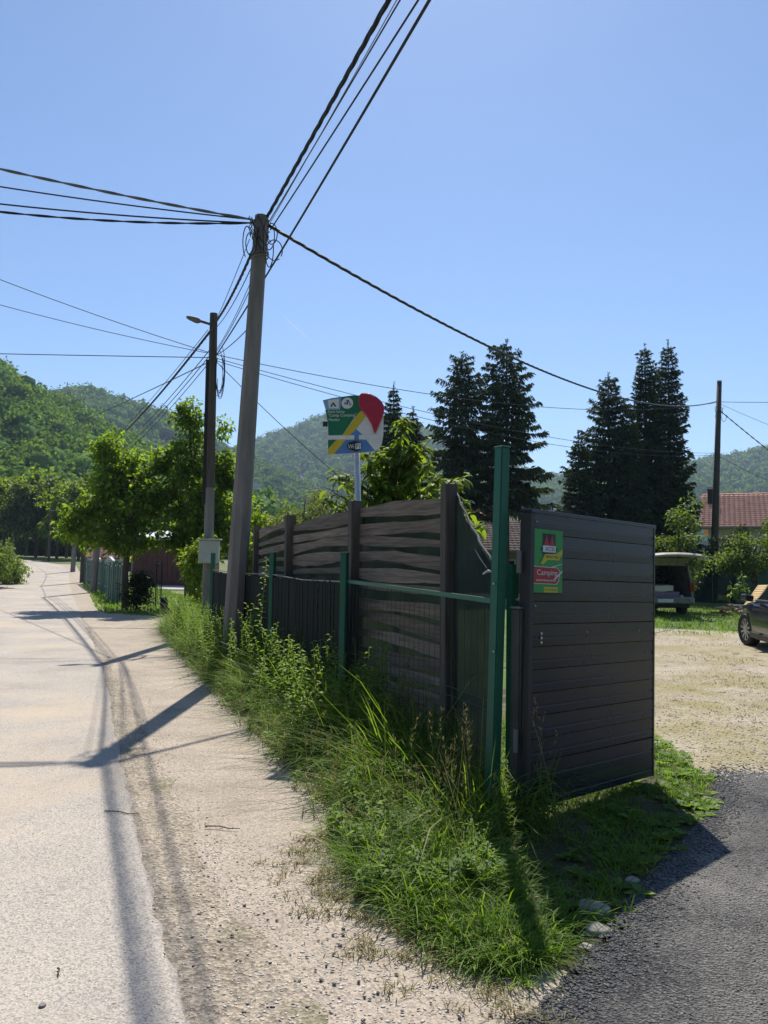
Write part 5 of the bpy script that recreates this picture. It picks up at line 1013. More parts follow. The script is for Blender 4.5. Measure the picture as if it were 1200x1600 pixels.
def car(base, hd, label):
    """saloon car, local x runs back from the nose"""
    base = Vector(base); hx = -Vector((hd[0], hd[1], 0)).normalized(); hy = Vector((-hx.y, hx.x, 0))
    root = thing('parked_car', label, 'car', base)
    xs = np.linspace(0, 4.55, 64); wz = 0.33; fx, rx = 0.92, 3.62; ra_ = 0.385
    ztop = np.interp(xs, [0, 0.05, 0.25, 0.9, 1.35, 2.2, 3.4, 4.1, 4.45, 4.55], [0.55, 0.64, 0.72, 0.87, 0.95, 0.97, 1.0, 1.02, 0.98, 0.80]); hw = np.interp(xs, [0, 0.12, 0.4, 1.0, 2.2, 3.5, 4.2, 4.45, 4.55], [0.55, 0.72, 0.83, 0.89, 0.905, 0.90, 0.86, 0.78, 0.66])
    mb = MB(); rings = []
    for x, zt, h_ in zip(xs, ztop, hw):
        zb_ = 0.20 + (0.05 if x < 0.3 or x > 4.3 else 0)
        for cx in (fx, rx):
            if abs(x - cx) < ra_: zb_ = max(zb_, wz + math.sqrt(ra_ ** 2 - (x - cx) ** 2))
        zb_ = min(zb_, zt - 0.10); zs_ = [zb_, zb_ + (zt - zb_) * 0.35, zb_ + (zt - zb_) * 0.72, zb_ + (zt - zb_) * 0.92, zt, zt + 0.02]; ws_ = [h_ * 0.975, h_, h_ * 0.985, h_ * 0.93, h_ * 0.82, h_ * 0.3]
        ring = [(-w_, z) for w_, z in zip(ws_, zs_)] + [(w_, z) for w_, z in list(zip(ws_, zs_))[::-1]]; rings.append([base + hx * x + hy * w_ + uz * z for w_, z in ring])
    k = len(rings[0]); mb.v = [p for r_ in rings for p in r_]
    for i in range(len(rings) - 1):
        for j in range(k): mb.f.append([i * k + j, i * k + (j + 1) % k, (i + 1) * k + (j + 1) % k, (i + 1) * k + j])
    mb.f += [list(range(k)), [(len(rings) - 1) * k + j for j in range(k)]]
    body = mb.build('body', M_carb, root, smooth=True)
    cab = MB(); st = [(1.25, 0.95, 0.72), (2.0, 1.40, 0.60), (2.5, 1.45, 0.60), (3.2, 1.42, 0.58), (4.05, 1.02, 0.66)]
    for x, z, h_ in st:
        for w_, zz in ((-0.76, 0.93), (-h_, z - 0.03), (-h_ * 0.8, z), (h_ * 0.8, z), (h_, z - 0.03), (0.76, 0.93)): cab.v.append(base + hx * x + hy * w_ + uz * zz)
    for i in range(4):
        for j in range(5): cab.f.append([i * 6 + j, i * 6 + j + 1, (i + 1) * 6 + j + 1, (i + 1) * 6 + j])
    cab.build('glasshouse', M_glass, root)
    rf = MB()
    for x, z, h_ in st[1:4]:
        for w_, zz in ((-h_, z - 0.028), (-h_ * 0.8, z + 0.012), (0, z + 0.025), (h_ * 0.8, z + 0.012), (h_, z - 0.028)): rf.v.append(base + hx * x + hy * w_ + uz * zz)
    for i in range(2):
        for j in range(4): rf.f.append([i * 5 + j, i * 5 + j + 1, (i + 1) * 5 + j + 1, (i + 1) * 5 + j])
    rf.build('roof', M_carb, root, smooth=True)
    MB().box(base + hx * 2.2 + uz * 0.42, 4.0, 1.3, 0.35, math.atan2(hx.y, hx.x)).build('underbody', M_dark, root)
    for s_ in (-1, 1):
        for x in (fx, rx): wheel(root, base + hx * x + hy * (s_ * 0.79) + uz * wz, hy * s_ if x == rx else (hy * s_ - hx * 0.16 * (1 if s_ > 0 else -1)), 0.325, 0.215)
        MB().beam(base + hx * 1.45 + hy * (s_ * 0.90) + uz * 0.98, base + hx * 1.55 + hy * (s_ * 1.08) + uz * 1.02, 0.16, 0.12).build('mirror', M_carb, root, bevel=0.02)
        MB().beam(base + hx * 0.10 + hy * (s_ * 0.56) + uz * 0.62, base + hx * 0.38 + hy * (s_ * 0.80) + uz * 0.68, 0.05, 0.10).build('headlight', M_glass, root, bevel=0.01)
        MB().beam(base + hx * 0.72 + hy * (s_ * 0.885) + uz * 0.70, base + hx * 0.82 + hy * (s_ * 0.893) + uz * 0.71, 0.02, 0.035).build('side_lamp', M_white, root)
        MB().beam(base + hx * 1.35 + hy * (s_ * 0.80) + uz * 0.955, base + hx * 3.9 + hy * (s_ * 0.78) + uz * 0.99, 0.02, 0.02).build('window_trim', M_rim, root)
        MB().beam(base + hx * 1.32 + hy * (s_ * 0.895) + uz * 0.27, base + hx * 3.2 + hy * (s_ * 0.90) + uz * 0.27, 0.03, 0.1).build('sill', M_dark, root)
    return root
fwheel = G(1172, 1009); hd = Vector((0.17, 0.985, 0)); hyv = Vector((hd.y, -hd.x, 0))
car(fwheel + hyv * 0.79 + hd * 0.92, (hd.x, hd.y), 'black car parked on the gravel at the right edge, front wheel showing')
# van with its tailgate up
vb = G(1084, 963); vx1 = vb.x; vx0 = vx1 - 1.72; vy = vb.y; vl = 4.3
van = thing('open_van', 'grey van seen from behind with its tailgate raised and bedding inside', 'van', ((vx0 + vx1) / 2, vy, 0)); vm = (vx0 + vx1) / 2
def side_prof(s_): return [(0.86, 0.38), (0.865, 0.95), (0.83, 1.15), (0.74, 1.60), (0.66, 1.69)]
for s_ in (-1, 1):
    pr = side_prof(s_); mb = MB()
    for y in (vy, vy + 0.12, vy + vl * 0.55, vy + vl * 0.75):
        for a, z in pr: mb.v.append(Vector((vm + s_ * a, y, z)))
        for a, z in pr[::-1]: mb.v.append(Vector((vm + s_ * (a - 0.07), y, z - 0.0)))
    k = 10
    for i in range(3):
        for j in range(k): mb.f.append([i * k + j, i * k + (j + 1) % k, (i + 1) * k + (j + 1) % k, (i + 1) * k + j])
    mb.f += [list(range(k)), [3 * k + j for j in range(k)]]
    mb.build('side_panel', M_vanp, van)
    for (y0_, y1_) in ((vy + 0.25, vy + 1.15), (vy + 1.3, vy + 2.2)):
        MB().add([(vm + s_ * 0.838, y0_, 1.14), (vm + s_ * 0.838, y1_, 1.14), (vm + s_ * 0.762, y1_, 1.55), (vm + s_ * 0.762, y0_ + 0.12, 1.55), (vm + s_ * 0.80, y0_, 1.14), (vm + s_ * 0.80, y1_, 1.14), (vm + s_ * 0.73, y1_, 1.55), (vm + s_ * 0.73, y0_ + 0.12, 1.55)], [(0, 1, 2, 3), (7, 6, 5, 4), (0, 4, 5, 1), (2, 6, 7, 3)]).build('side_window', M_glass, van)
    MB().add([(vm + s_ * 0.875, vy - 0.03, 0.78), (vm + s_ * 0.76, vy - 0.03, 0.78), (vm + s_ * 0.735, vy - 0.02, 1.08), (vm + s_ * 0.862, vy - 0.02, 1.08), (vm + s_ * 0.875, vy + 0.10, 0.78), (vm + s_ * 0.76, vy + 0.10, 0.78), (vm + s_ * 0.735, vy + 0.10, 1.08), (vm + s_ * 0.862, vy + 0.10, 1.08)], [(0, 1, 2, 3), (4, 7, 6, 5), (0, 4, 5, 1), (1, 5, 6, 2), (2, 6, 7, 3), (3, 7, 4, 0)]).build('tail_lamp', M_lamp, van)
    for y in (vy + 0.75, vy + 3.4): wheel(van, (vm + s_ * 0.75, y, 0.31), (s_, 0, 0), 0.31, 0.19, 8)
    MB().tube([(vm + s_ * 0.66, vy + 0.05, 1.5), (vm + s_ * 0.62, vy - 0.42, 1.86)], 0.012, 6).build('gas_strut', M_cable, van)
mb = MB(); k = 7
for y in (vy, vy + 0.2, vy + vl * 0.6):
    for i in range(k): a = -0.67 + 1.34 * i / (k - 1); mb.v.append(Vector((vm + a, y, 1.69 + 0.045 * (1 - (a / 0.67) ** 2) + (0.01 if y > vy else 0))))
    for i in range(k): a = 0.67 - 1.34 * i / (k - 1); mb.v.append(Vector((vm + a, y, 1.63)))
for i in range(2):
    for j in range(2 * k): mb.f.append([i * 2 * k + j, i * 2 * k + (j + 1) % (2 * k), (i + 1) * 2 * k + (j + 1) % (2 * k), (i + 1) * 2 * k + j])
mb.f += [list(range(2 * k)), [4 * k + j for j in range(2 * k)]]
mb.build('roof', M_vanp, van)
MB().box((vm, vy + 1.5, 0.46), 1.62, 2.9, 0.16).build('floor', M_dark, van); MB().box((vm, vy + 2.5, 1.0), 1.5, 0.12, 1.1).build('seat_row', M_dark, van, bevel=0.04)
MB().add([(vm - .84, vy + vl * .75, .38), (vm + .84, vy + vl * .75, .38), (vm + .84, vy + vl, .34), (vm - .84, vy + vl, .34), (vm - .84, vy + vl * .70, 1.05), (vm + .84, vy + vl * .70, 1.05), (vm + .76, vy + vl, .80), (vm - .76, vy + vl, .80)], [(0, 1, 2, 3), (4, 7, 6, 5), (0, 4, 5, 1), (1, 5, 6, 2), (2, 6, 7, 3), (3, 7, 4, 0)]).build('bonnet', M_vanp, van)
MB().add([(vm - .8, vy + vl * .72, 1.05), (vm + .8, vy + vl * .72, 1.05), (vm + .66, vy + vl * .58, 1.66), (vm - .66, vy + vl * .58, 1.66)], [(0, 1, 2, 3)]).build('windscreen', M_glass, van)
MB().box((vm, vy - 0.06, 0.50), 1.70, 0.20, 0.24).build('bumper', M_vanp, van, bevel=0.05); MB().box((vm, vy + 0.15, 0.33), 1.5, 0.3, 0.14).build('bumper_skirt', M_dark, van, bevel=0.03)
MB().box((vm - 0.1, vy - 0.165, 0.50), 0.50, 0.01, 0.11).build('number_plate', M_white, van)
# tailgate lifted, hinged at the roof
hz = 1.74; tg = MB(); pts = [(0, 0.0, 0.60), (-0.45, 0.20, 0.74), (-0.85, 0.26, 0.79), (-1.0, 0.20, 0.76)]
for (dy, dz, h_) in pts:
    for a in (-1, -0.5, 0, 0.5, 1): tg.v.append(Vector((vm + h_ * a, vy + 0.02 + dy, hz + dz + 0.05 * (1 - a * a))))
for (dy, dz, h_) in pts[::-1]:
    for a in (1, 0.5, 0, -0.5, -1): tg.v.append(Vector((vm + h_ * 0.97 * a, vy + 0.02 + dy, hz + dz - 0.06 + 0.04 * (1 - a * a))))
for i in range(7):
    for j in range(4): tg.f.append([i * 5 + j, i * 5 + j + 1, (i + 1) * 5 + j + 1, (i + 1) * 5 + j]) if i != 3 else tg.f.append([15 + j, 16 + j, 23 - j, 24 - j])
tg.f = [f for f in tg.f if len(set(f)) == 4]
tgo = tg.build('tailgate', flat('tan_trim', (0.26, 0.235, 0.19)), van); MB().box((vm, vy - 0.25, hz + 0.14), 1.1, 0.4, 0.02).build('rear_window', M_glass, tgo)
MB().box((vm + 0.22, vy - 0.55, hz + 0.19), 0.14, 0.06, 0.07).build('latch', M_dark, tgo); MB().tube([(vm + 0.2, vy - 0.5, hz + 0.16), (vm + 0.2, vy - 0.35, hz - 0.1)], 0.008, 5).build('pull_strap', M_dark, tgo)
bd = thing('mattress', 'cream quilt and mauve mattress lying inside the open van', 'mattress', (vm, vy + 0.1, 0.56))
def cushion(c, sx, sy, sz, mat, name):
    bm = bmesh.new(); bmesh.ops.create_cube(bm, size=1.0); bmesh.ops.subdivide_edges(bm, edges=list(bm.edges), cuts=5, use_grid_fill=True)
    for v in bm.verts:
        f = 1 - 0.35 * max(abs(v.co.x), abs(v.co.y)) ** 3 * 4 * (abs(v.co.z) * 2); v.co = Vector((v.co.x * sx, v.co.y * sy, v.co.z * sz * f + 0.02 * math.sin(v.co.x * 9 + v.co.y * 5))) + Vector(c) - ORG[bd.name]
    me = bpy.data.meshes.new(name); bm.to_mesh(me); bm.free(); me.polygons.foreach_set('use_smooth', [True] * len(me.polygons)); link(me, name, bd, mat)
cushion((vm - 0.15, vy + 0.75, 0.68), 1.15, 1.4, 0.22, M_mauve, 'mattress_body'); cushion((vm - 0.25, vy + 0.70, 0.88), 1.0, 1.2, 0.22, M_cream, 'quilt')
MB().tube([(vm + 0.52, vy + 0.08, 0.62), (vm + 0.52, vy + 0.2, 0.62)], 0.06, 12).build('rolled_item', M_cream, bd)

# ------------------------------------------------------------------ yard odds and ends on the right
lc = G(1168, 958); lc = Vector((P(1178, 880, 27.0).x, 27.0, 0))
lg = thing('deck_chair', 'yellow wooden deck chair tilted back behind the black car', 'chair', lc)
ca = P(1170, 946, 27.0); cb = P(1193, 914, 27.4); dn = (cb - ca).normalized(); sd0 = Vector((0.55, -0.8, 0.05)).normalized()
for i in range(9):
    p = ca.lerp(cb, (i + 0.5) / 9); MB().obox(p, dn * 0.052, sd0 * 0.15, dn.cross(sd0) * 0.010).build('slat', M_ywood, lg, bevel=0.003)
for s_ in (-1, 1):
    MB().beam(ca + sd0 * 0.17 * s_ - dn * 0.05 + Vector((0.01, 0.02, -0.01)), cb + sd0 * 0.17 * s_ + Vector((0.01, 0.02, -0.01)), 0.03, 0.045).build('side_rail', M_ywood, lg)
    q = ca + sd0 * 0.15 * s_; MB().beam(q, Vector((q.x - 0.15, q.y, 0.02)), 0.035, 0.04).build('leg', M_ywood, lg); q2 = ca.lerp(cb, 0.6) + sd0 * 0.15 * s_; MB().beam(q2, Vector((q2.x + 0.22, q2.y + 0.1, 0.02)), 0.03, 0.035).build('leg', M_ywood, lg)
    q3 = ca + sd0 * 0.15 * s_; MB().beam(q3, q3 + Vector((0.40, -0.25, 0.10)), 0.03, 0.04).build('seat_rail', M_ywood, lg)
for i in range(5): p = ca + Vector((0.40, -0.25, 0.10)) * ((i + 0.5) / 5); MB().obox(p, Vector((0.034, 0.004, -0.004)), sd0 * 0.2, Vector((0, 0, 0.01))).build('seat_slat', M_ywood, lg)
fh = Vector((P(1141, 880, 25.5).x, 25.5, 0)); fp = thing('firewood_heap', 'low heap of split firewood and branches on the lawn left of the black car', 'firewood', fh)
for i in range(26):
    a = rng.uniform(0, 3.14); l_ = rng.uniform(0.2, 0.5); r_ = rng.uniform(0.02, 0.05); c = fh + Vector((rng.normal(0, 0.28), rng.normal(0, 0.25), r_ + 0.28 * rng.uniform(0, 1) ** 2)); d_ = Vector((math.cos(a), math.sin(a), rng.normal(0, 0.15))) * l_ / 2
    MB().tube([c - d_, c + d_], [r_, r_ * 0.9], 6).build('log', M_log, fp)
tb = Vector((P(1157, 880, 26.6).x, 26.6, 0)); tb_ = thing('grey_tub', 'clear grey plastic storage tub behind the firewood heap', 'tub', tb)
mbt = MB(); 
for z, s_ in ((0.02, 0.85), (0.30, 1.0)):
    for a, c_ in ((-0.3, -0.2), (0.3, -0.2), (0.3, 0.2), (-0.3, 0.2)): mbt.v.append(tb + Vector((a * s_, c_ * s_, z)))
mbt.f = [(0, 3, 2, 1), (0, 1, 5, 4), (1, 2, 6, 5), (2, 3, 7, 6), (3, 0, 4, 7)]
o = mbt.build('tub_body', M_greyp, tb_); so = o.modifiers.new('thick', 'SOLIDIFY'); so.thickness = 0.01
MB().tube([tb + Vector((a, c_, 0.30)) for a, c_ in ((-0.31, -0.21), (0.31, -0.21), (0.31, 0.21), (-0.31, 0.21), (-0.31, -0.21))], 0.012, 6).build('tub_rim', M_white, tb_)
# dark screened fence across the back of the yard
na = Vector((P(1082, 880, 34).x, 34.0, 0)); nb_ = Vector((P(1290, 880, 31).x, 31.0, 0))
nf = thing('screen_fence', 'dark green screened fence across the back of the yard below the shrubs', 'fence', na)
d_ = nb_ - na; rows = [[na + d_ * (j / 24) + Vector((0, 0.02 * math.sin(j * 2), 0.05 + z)) for j in range(25)] for z in (0, 0.6, 1.2, 1.85)]
net_grid(rows, 'screen', M_netd, nf)
for j in range(7): p = na + d_ * (j / 6) + Vector((0, 0.06, 0)); MB().box(p + uz * 0.98, 0.07, 0.07, 1.96).build('post', M_green, nf)
MB().beam(na + uz * 1.9 + uy * 0.06, nb_ + uz * 1.9 + uy * 0.06, 0.04, 0.04).build('top_rail', M_green, nf)

# ------------------------------------------------------------------ grass, weeds, stones
def fence_x(y): return 0.665 - 0.42 * (y - 4.75)
acc = Acc(); acc_d = Acc()
def strip_points(n, y0, y1, pw_):
    y = y0 + (y1 - y0) * rng.uniform(0, 1, n) ** pw_; e = edge_x(y); f = np.where(y > 4.7, fence_x(y) + 0.42, np.minimum(0.62, edge_x(y) + 1.1)); f = np.maximum(f, e + 0.12); t = rng.uniform(0, 1, n) ** 0.85
    return np.column_stack([e + (f - e) * t + rng.normal(0, 0.05, n), y, np.zeros(n)]), t
pts, t = strip_points(42000, 3.15, 18.5, 1.5)
clump = np.clip(0.5 + 0.5 * np.sin(pts[:, 0] * 5.1 + 1.3) * np.sin(pts[:, 1] * 3.7) + 0.35 * np.sin(pts[:, 1] * 9 + pts[:, 0] * 7) + rng.normal(0, 0.15, len(pts)), 0, 1.3)
nearf = np.clip((pts[:, 1] - 3.0) / 2.6, 0, 1); h = (0.07 + 0.44 * np.clip(t * 1.5, 0, 1) ** 0.9 * nearf * (0.7 + 0.5 * clump) + 0.12 * clump * nearf) * rng.uniform(0.35, 1.3, len(pts)) ** 1.1
h = np.maximum(h, 0.04); tall_ = (rng.uniform(0, 1, len(pts)) < 0.035) & (pts[:, 1] > 4.4); h[tall_] *= 1.6
ld = rng.uniform(0, 6.283, len(pts)); k = rng.uniform(0, 1, len(pts)) < 0.22; ld[k] = math.pi + rng.normal(0.35, 0.9, k.sum())
dry = rng.uniform(0, 1, len(pts)) < 0.07 + 0.32 * (t < 0.18)
keep = clump + rng.normal(0, 0.25, len(pts)) > 0.18
for sel, A in ((~dry & keep, acc), (dry & keep, acc_d)):
    m_ = sel.sum(); blades(A, pts[sel], h[sel], rng.uniform(0.0025, 0.0085, m_) * (1 + 0.05 * pts[sel][:, 1]), ld[sel], rng.uniform(0.05, 1.0, m_), rng.uniform(0.0, 1.15, m_) ** 1.2)
# seed heads on tall stalks
for p, tt in zip(*strip_points(330, 4.3, 16, 1.3)):
    hh = rng.uniform(0.35, 0.85) * (0.5 + 0.6 * tt); a = rng.uniform(0, 6.28); ln_ = rng.uniform(0.05, 0.35); tp_h = p + np.array([math.cos(a) * ln_ * hh, math.sin(a) * ln_ * hh, hh])
    blades(acc_d, p[None], np.array([hh * 1.05]), np.array([0.004]), np.array([a]), np.array([ln_]), np.array([0.05])); nk = 14; f_ = rng.uniform(0.75, 1.0, nk)
    V_, q_ = kites(p + (tp_h - p) * f_[:, None], unit(rdir(nk) * 0.6 + np.array([0, 0, 0.8])), np.full(nk, 0.028), np.full(nk, 0.008)); acc_d.add(V_, q_)
acc.obj('tall_grass', L_grass, kind='stuff'); acc_d.obj('dry_grass', L_straw, kind='stuff')
# short turf around the gate, along the drive and in the yard
acc = Acc(); accs = Acc()
def drive_x(y): return np.interp(y, [p[1] for p in DRV[::-1]], [p[0] for p in DRV[::-1]])
n_ = 19000; y = rng.uniform(3.0, 8.4, n_); x0_ = np.where(y < 4.7, np.maximum(edge_x(y) + 0.1, 0.2), fence_x(y) + 0.4); x1_ = np.where(y < 6.05, drive_x(y) - 0.10 + 0.07 * np.sin(y * 9) + 0.05 * np.sin(y * 23), 2.62 - 0.02 * y)
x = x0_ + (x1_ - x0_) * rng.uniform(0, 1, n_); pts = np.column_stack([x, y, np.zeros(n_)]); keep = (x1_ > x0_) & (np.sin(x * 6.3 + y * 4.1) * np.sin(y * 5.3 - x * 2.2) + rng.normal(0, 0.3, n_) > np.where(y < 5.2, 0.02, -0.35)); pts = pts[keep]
h = rng.uniform(0.025, 0.10, len(pts)); blades(acc, pts, h, rng.uniform(0.004, 0.009, len(pts)), rng.uniform(0, 6.28, len(pts)), rng.uniform(0.1, 0.7, len(pts)), rng.uniform(0, 0.7, len(pts)))
# tufts hanging over the asphalt edge
for cx, cy_, nn, hh in ((0.62, 3.32, 170, 0.17), (0.74, 3.5, 160, 0.16), (0.30, 3.45, 300, 0.19), (0.15, 3.75, 340, 0.24), (0.86, 3.62, 90, 0.12), (1.28, 4.2, 110, 0.10), (0.5, 3.12, 120, 0.09), (1.62, 4.65, 80, 0.08), (0.0, 4.1, 340, 0.28), (0.35, 3.8, 300, 0.27), (0.48, 3.62, 240, 0.22), (0.40, 3.25, 160, 0.12)):
    p = np.column_stack([cx + rng.normal(0, 0.07, nn), cy_ + rng.normal(0, 0.07, nn), np.zeros(nn)]); blades(acc, p, hh * rng.uniform(0.4, 1.2, nn), rng.uniform(0.005, 0.009, nn), np.arctan2(p[:, 1] - cy_, p[:, 0] - cx) + rng.normal(0, 0.5, nn), rng.uniform(0.2, 0.9, nn), rng.uniform(0.1, 0.8, nn))
n_ = 16000; x = rng.uniform(4.5, 16, n_); y = 13 + 17 * rng.uniform(0, 1, n_) ** 1.2
yl = np.interp(x, [4, 6, 8, 9.8, 11.5, 14], [21.5, 20.8, 19.6, 18.6, 16.6, 13.5]); keep = y > yl + rng.normal(0, 0.25, n_); pts = np.column_stack([x, y, np.zeros(n_)])[keep]
blades(acc, pts, rng.uniform(0.05, 0.16, len(pts)), rng.uniform(0.012, 0.026, len(pts)), rng.uniform(0, 6.28, len(pts)), rng.uniform(0.1, 0.6, len(pts)), rng.uniform(0, 0.6, len(pts)))
n_ = 9000; y = rng.uniform(21.8, 45, n_); xr = np.interp(y, [21.5, 22.5, 23.4, 28, 36, 46], [-5.2, -7.2, -8.3, -10.2, -13.4, -17.8]); x = xr + rng.uniform(-0.3, 4.0, n_); pts = np.column_stack([x, y, gz(x, y)])
blades(acc, pts, rng.uniform(0.05, 0.16, n_), rng.uniform(0.02, 0.04, n_), rng.uniform(0, 6.28, n_), rng.uniform(0.1, 0.6, n_), rng.uniform(0, 0.6, n_))
n_ = 5200; x = rng.uniform(4.2, 14, n_); y = np.interp(x, [4, 6, 8, 9.8, 11.5, 14], [21.5, 20.8, 19.6, 18.6, 16.6, 13.5]) + 0.6 - np.abs(rng.normal(0, 1.5, n_)); k = np.sin(x * 2.3) * np.sin(y * 2.9 + x) + rng.normal(0, 0.3, n_) > 0.1; p = np.column_stack([x, y, np.full(n_, 0.005)])[k]; nn = len(p)
blades(acc, p, rng.uniform(0.03, 0.09, nn), rng.uniform(0.010, 0.022, nn), rng.uniform(0, 6.28, nn), rng.uniform(0.2, 0.9, nn), rng.uniform(0, 0.7, nn))
acc.obj('short_grass', L_lawn, kind='stuff')
# sparse dry tufts on the gravel and the verge
acc = Acc()
for _ in range(330):
    if rng.uniform() < 0.35: cy_ = rng.uniform(2.7, 4.6); cx = edge_x(cy_) - abs(rng.normal(0, 0.22)) + 0.05
    else: cy_ = rng.uniform(6.4, 15); cx = rng.uniform(2.7, 9)
    nn = 26; p = np.column_stack([cx + rng.normal(0, 0.035, nn), cy_ + rng.normal(0, 0.035, nn), np.full(nn, 0.004)]); blades(acc, p, rng.uniform(0.015, 0.05, nn), rng.uniform(0.003, 0.006, nn), rng.uniform(0, 6.28, nn), rng.uniform(0.3, 1, nn), rng.uniform(0.1, 0.8, nn))
n_ = 16000; y = 6.6 + 12 * rng.uniform(0, 1, n_) ** 1.3; x = rng.uniform(2.6, 11, n_); k = np.sin(x * 1.9 + 0.7 * y) * np.sin(y * 1.3 - 0.6 * x) + rng.normal(0, 0.3, n_) > 0.35; p = np.column_stack([x, y, np.full(n_, 0.008)])[k]; nn = len(p)
blades(acc, p, rng.uniform(0.02, 0.06, nn), rng.uniform(0.004, 0.011, nn), rng.uniform(0, 6.28, nn), rng.uniform(0.3, 1, nn), rng.uniform(0.1, 0.8, nn))
acc.obj('dry_tufts', L_straw, kind='stuff')
# leafy weeds mixed through the verge grass
def weed_geo(acc, accs_, base, h_, nl, ll, lean):
    base = np.array(base); a = rng.uniform(0, 6.28); ld_ = np.array([math.cos(a), math.sin(a), 0]) * lean
    t_ = np.linspace(0.2, 1, nl); pos = base + ld_ * (t_ ** 1.5)[:, None] * h_ + np.column_stack([0 * t_, 0 * t_, t_ * h_]); an = np.arange(nl) * 2.4 + rng.uniform(0, 6)
    ax_ = unit(np.column_stack([np.cos(an), np.sin(an), rng.uniform(-0.3, 0.5, nl)])); L = ll * (1.15 - 0.65 * t_) * rng.uniform(0.7, 1.3, nl)
    V_, q_ = kites(pos, ax_, L, L * 0.42, np.tile([0, 0, 1.0], (nl, 1)) + 0.35 * rdir(nl), 0.18); acc.add(V_, q_)
    top_ = base + ld_ * h_ + np.array([0, 0, h_]); s_ = np.array([0.004, 0, 0]); s2 = np.array([0, 0.004, 0])
    accs_.add(np.array([base - s_, base + s_, top_ + s_ * 0.4, top_ - s_ * 0.4, base - s2, base + s2, top_ + s2 * 0.4, top_ - s2 * 0.4]), [[0, 1, 2, 3], [4, 5, 6, 7]])
acc = Acc(); accs = Acc(); pts, t = strip_points(1500, 3.7, 18.0, 1.25)
for p, tt in zip(pts, t): weed_geo(acc, accs, p, (0.15 + 0.5 * tt * min(1, max(0.15, (p[1] - 3.6) / 3.2))) * rng.uniform(0.6, 1.25), int(rng.integers(14, 30)), rng.choice([0.03, 0.045, 0.06, 0.09]), rng.uniform(0, 0.6))
yy = rng.uniform(6.2, 15.5, 330)
for y_ in yy:
    p = np.array([fence_x(y_) - abs(rng.normal(0.12, 0.22)), y_, 0.0]); weed_geo(acc, accs, p, rng.uniform(0.55, 0.95), int(rng.integers(26, 46)), rng.choice([0.05, 0.07, 0.09]), rng.uniform(0, 0.35))
acc.V += accs.V; acc.q += [q + acc.k for q in accs.q]
acc.obj('verge_weeds', L_weed, kind='stuff')
# broadleaf plants in the turf
acc = Acc(); n_ = 260; y = rng.uniform(3.4, 8, n_); x = np.where(y < 6, drive_x(y) - np.abs(rng.normal(0.25, 0.3, n_)), 2.6 - np.abs(rng.normal(0, 0.4, n_)))
for a, b_ in zip(x, y):
    if a < (edge_x(b_) if b_ < 4.7 else fence_x(b_) + 0.35): continue
    nl = 7; an = np.arange(nl) * 0.9 + rng.uniform(0, 6); ax_ = unit(np.column_stack([np.cos(an), np.sin(an), rng.uniform(0.2, 0.7, nl)])); L = rng.uniform(0.03, 0.09) * rng.uniform(0.7, 1.2, nl)
    V_, q_ = kites(np.tile([a, b_, 0.01], (nl, 1)), ax_, L, L * 0.5, np.tile([0, 0, 1.0], (nl, 1)), 0.2); acc.add(V_, q_)
acc.obj('turf_plants', L_weed, kind='stuff')
# single tall weeds that stand out against the dark fence
for px, Y, h_, lab, nst in ((580, 6.55, 1.05, 'pale silvery weed standing tall before the wire mesh panel', 3), (393, 10.0, 1.15, 'dark leafy weed at the right foot of the near concrete pole', 4), (430, 8.9, 0.85, 'leafy weed below the second green fence post', 3), (352, 10.2, 0.85, 'bright green weed clump at the left foot of the near concrete pole', 5), (548, 7.0, 0.8, 'short pale weed beside the nearest low green post', 2), (420, 9.3, 1.62, 'thin climbing shoot with yellow leaves at the second green post', 1)):
    b_ = at0(px, Y); q = thing('weed_plant', lab, 'weed', b_); acc = Acc(); accs = Acc()
    for _ in range(nst): weed_geo(acc, accs, b_ + Vector((rng.normal(0, 0.06), rng.normal(0, 0.06), 0)), h_ * rng.uniform(0.75, 1.05), int(34 * h_), 0.105, rng.uniform(0, 0.2))
    acc.obj('foliage', L_weed, parent=q); accs.obj('stem', L_weed, parent=q)
# pebbles, gravel and asphalt crumbs
acc = Acc(); n_ = 3800; y = 2.4 + 9 * rng.uniform(0, 1, n_) ** 2.1; x = road_x(y) + 0.22 + rng.normal(0, 0.16, n_) + 0.05 * np.sin(y * 3); stones(acc, np.column_stack([x, y, np.full(n_, 0.0095)]), rng.uniform(0.002, 0.0055, n_) * rng.uniform(0.6, 1.7, n_))
n_ = 4600; y = 2.3 + 2.2 * rng.uniform(0, 1, n_) ** 1.3; t = rng.uniform(0, 1, n_); x = road_x(y) + 0.2 + (edge_x(y) + 0.25 - road_x(y) - 0.2) * t; stones(acc, np.column_stack([x, y, np.full(n_, 0.005)]), rng.uniform(0.002, 0.0055, n_) * rng.uniform(0.6, 1.9, n_))
n_ = 500; y = 2.3 + 6 * rng.uniform(0, 1, n_) ** 1.6; x = road_x(y) - rng.uniform(0, 2.4, n_); stones(acc, np.column_stack([x, y, np.full(n_, 0.013)]), rng.uniform(0.002, 0.007, n_))
n_ = 8500; y = 5.95 + 5.5 * rng.uniform(0, 1, n_) ** 1.7; x = 2.5 + rng.uniform(0, 1, n_) * (1.0 + 0.62 * y); k = x > np.interp(y, [5.9, 7, 8.5], [2.6, 2.7, 2.5]) + rng.normal(0, 0.12, n_); stones(acc, np.column_stack([x, y, np.full(n_, 0.012)])[k], (rng.uniform(0.004, 0.013, n_))[k])
n_ = 2200; x = rng.uniform(2.5, 7.5, n_); y = 6.05 + 0.047 * (x - 2.6) - np.abs(rng.normal(0, 0.16, n_)) + 0.05; stones(acc, np.column_stack([x, y, np.full(n_, 0.017)]), rng.uniform(0.004, 0.012, n_))
acc.obj('gravel_stones', M_peb, kind='stuff')
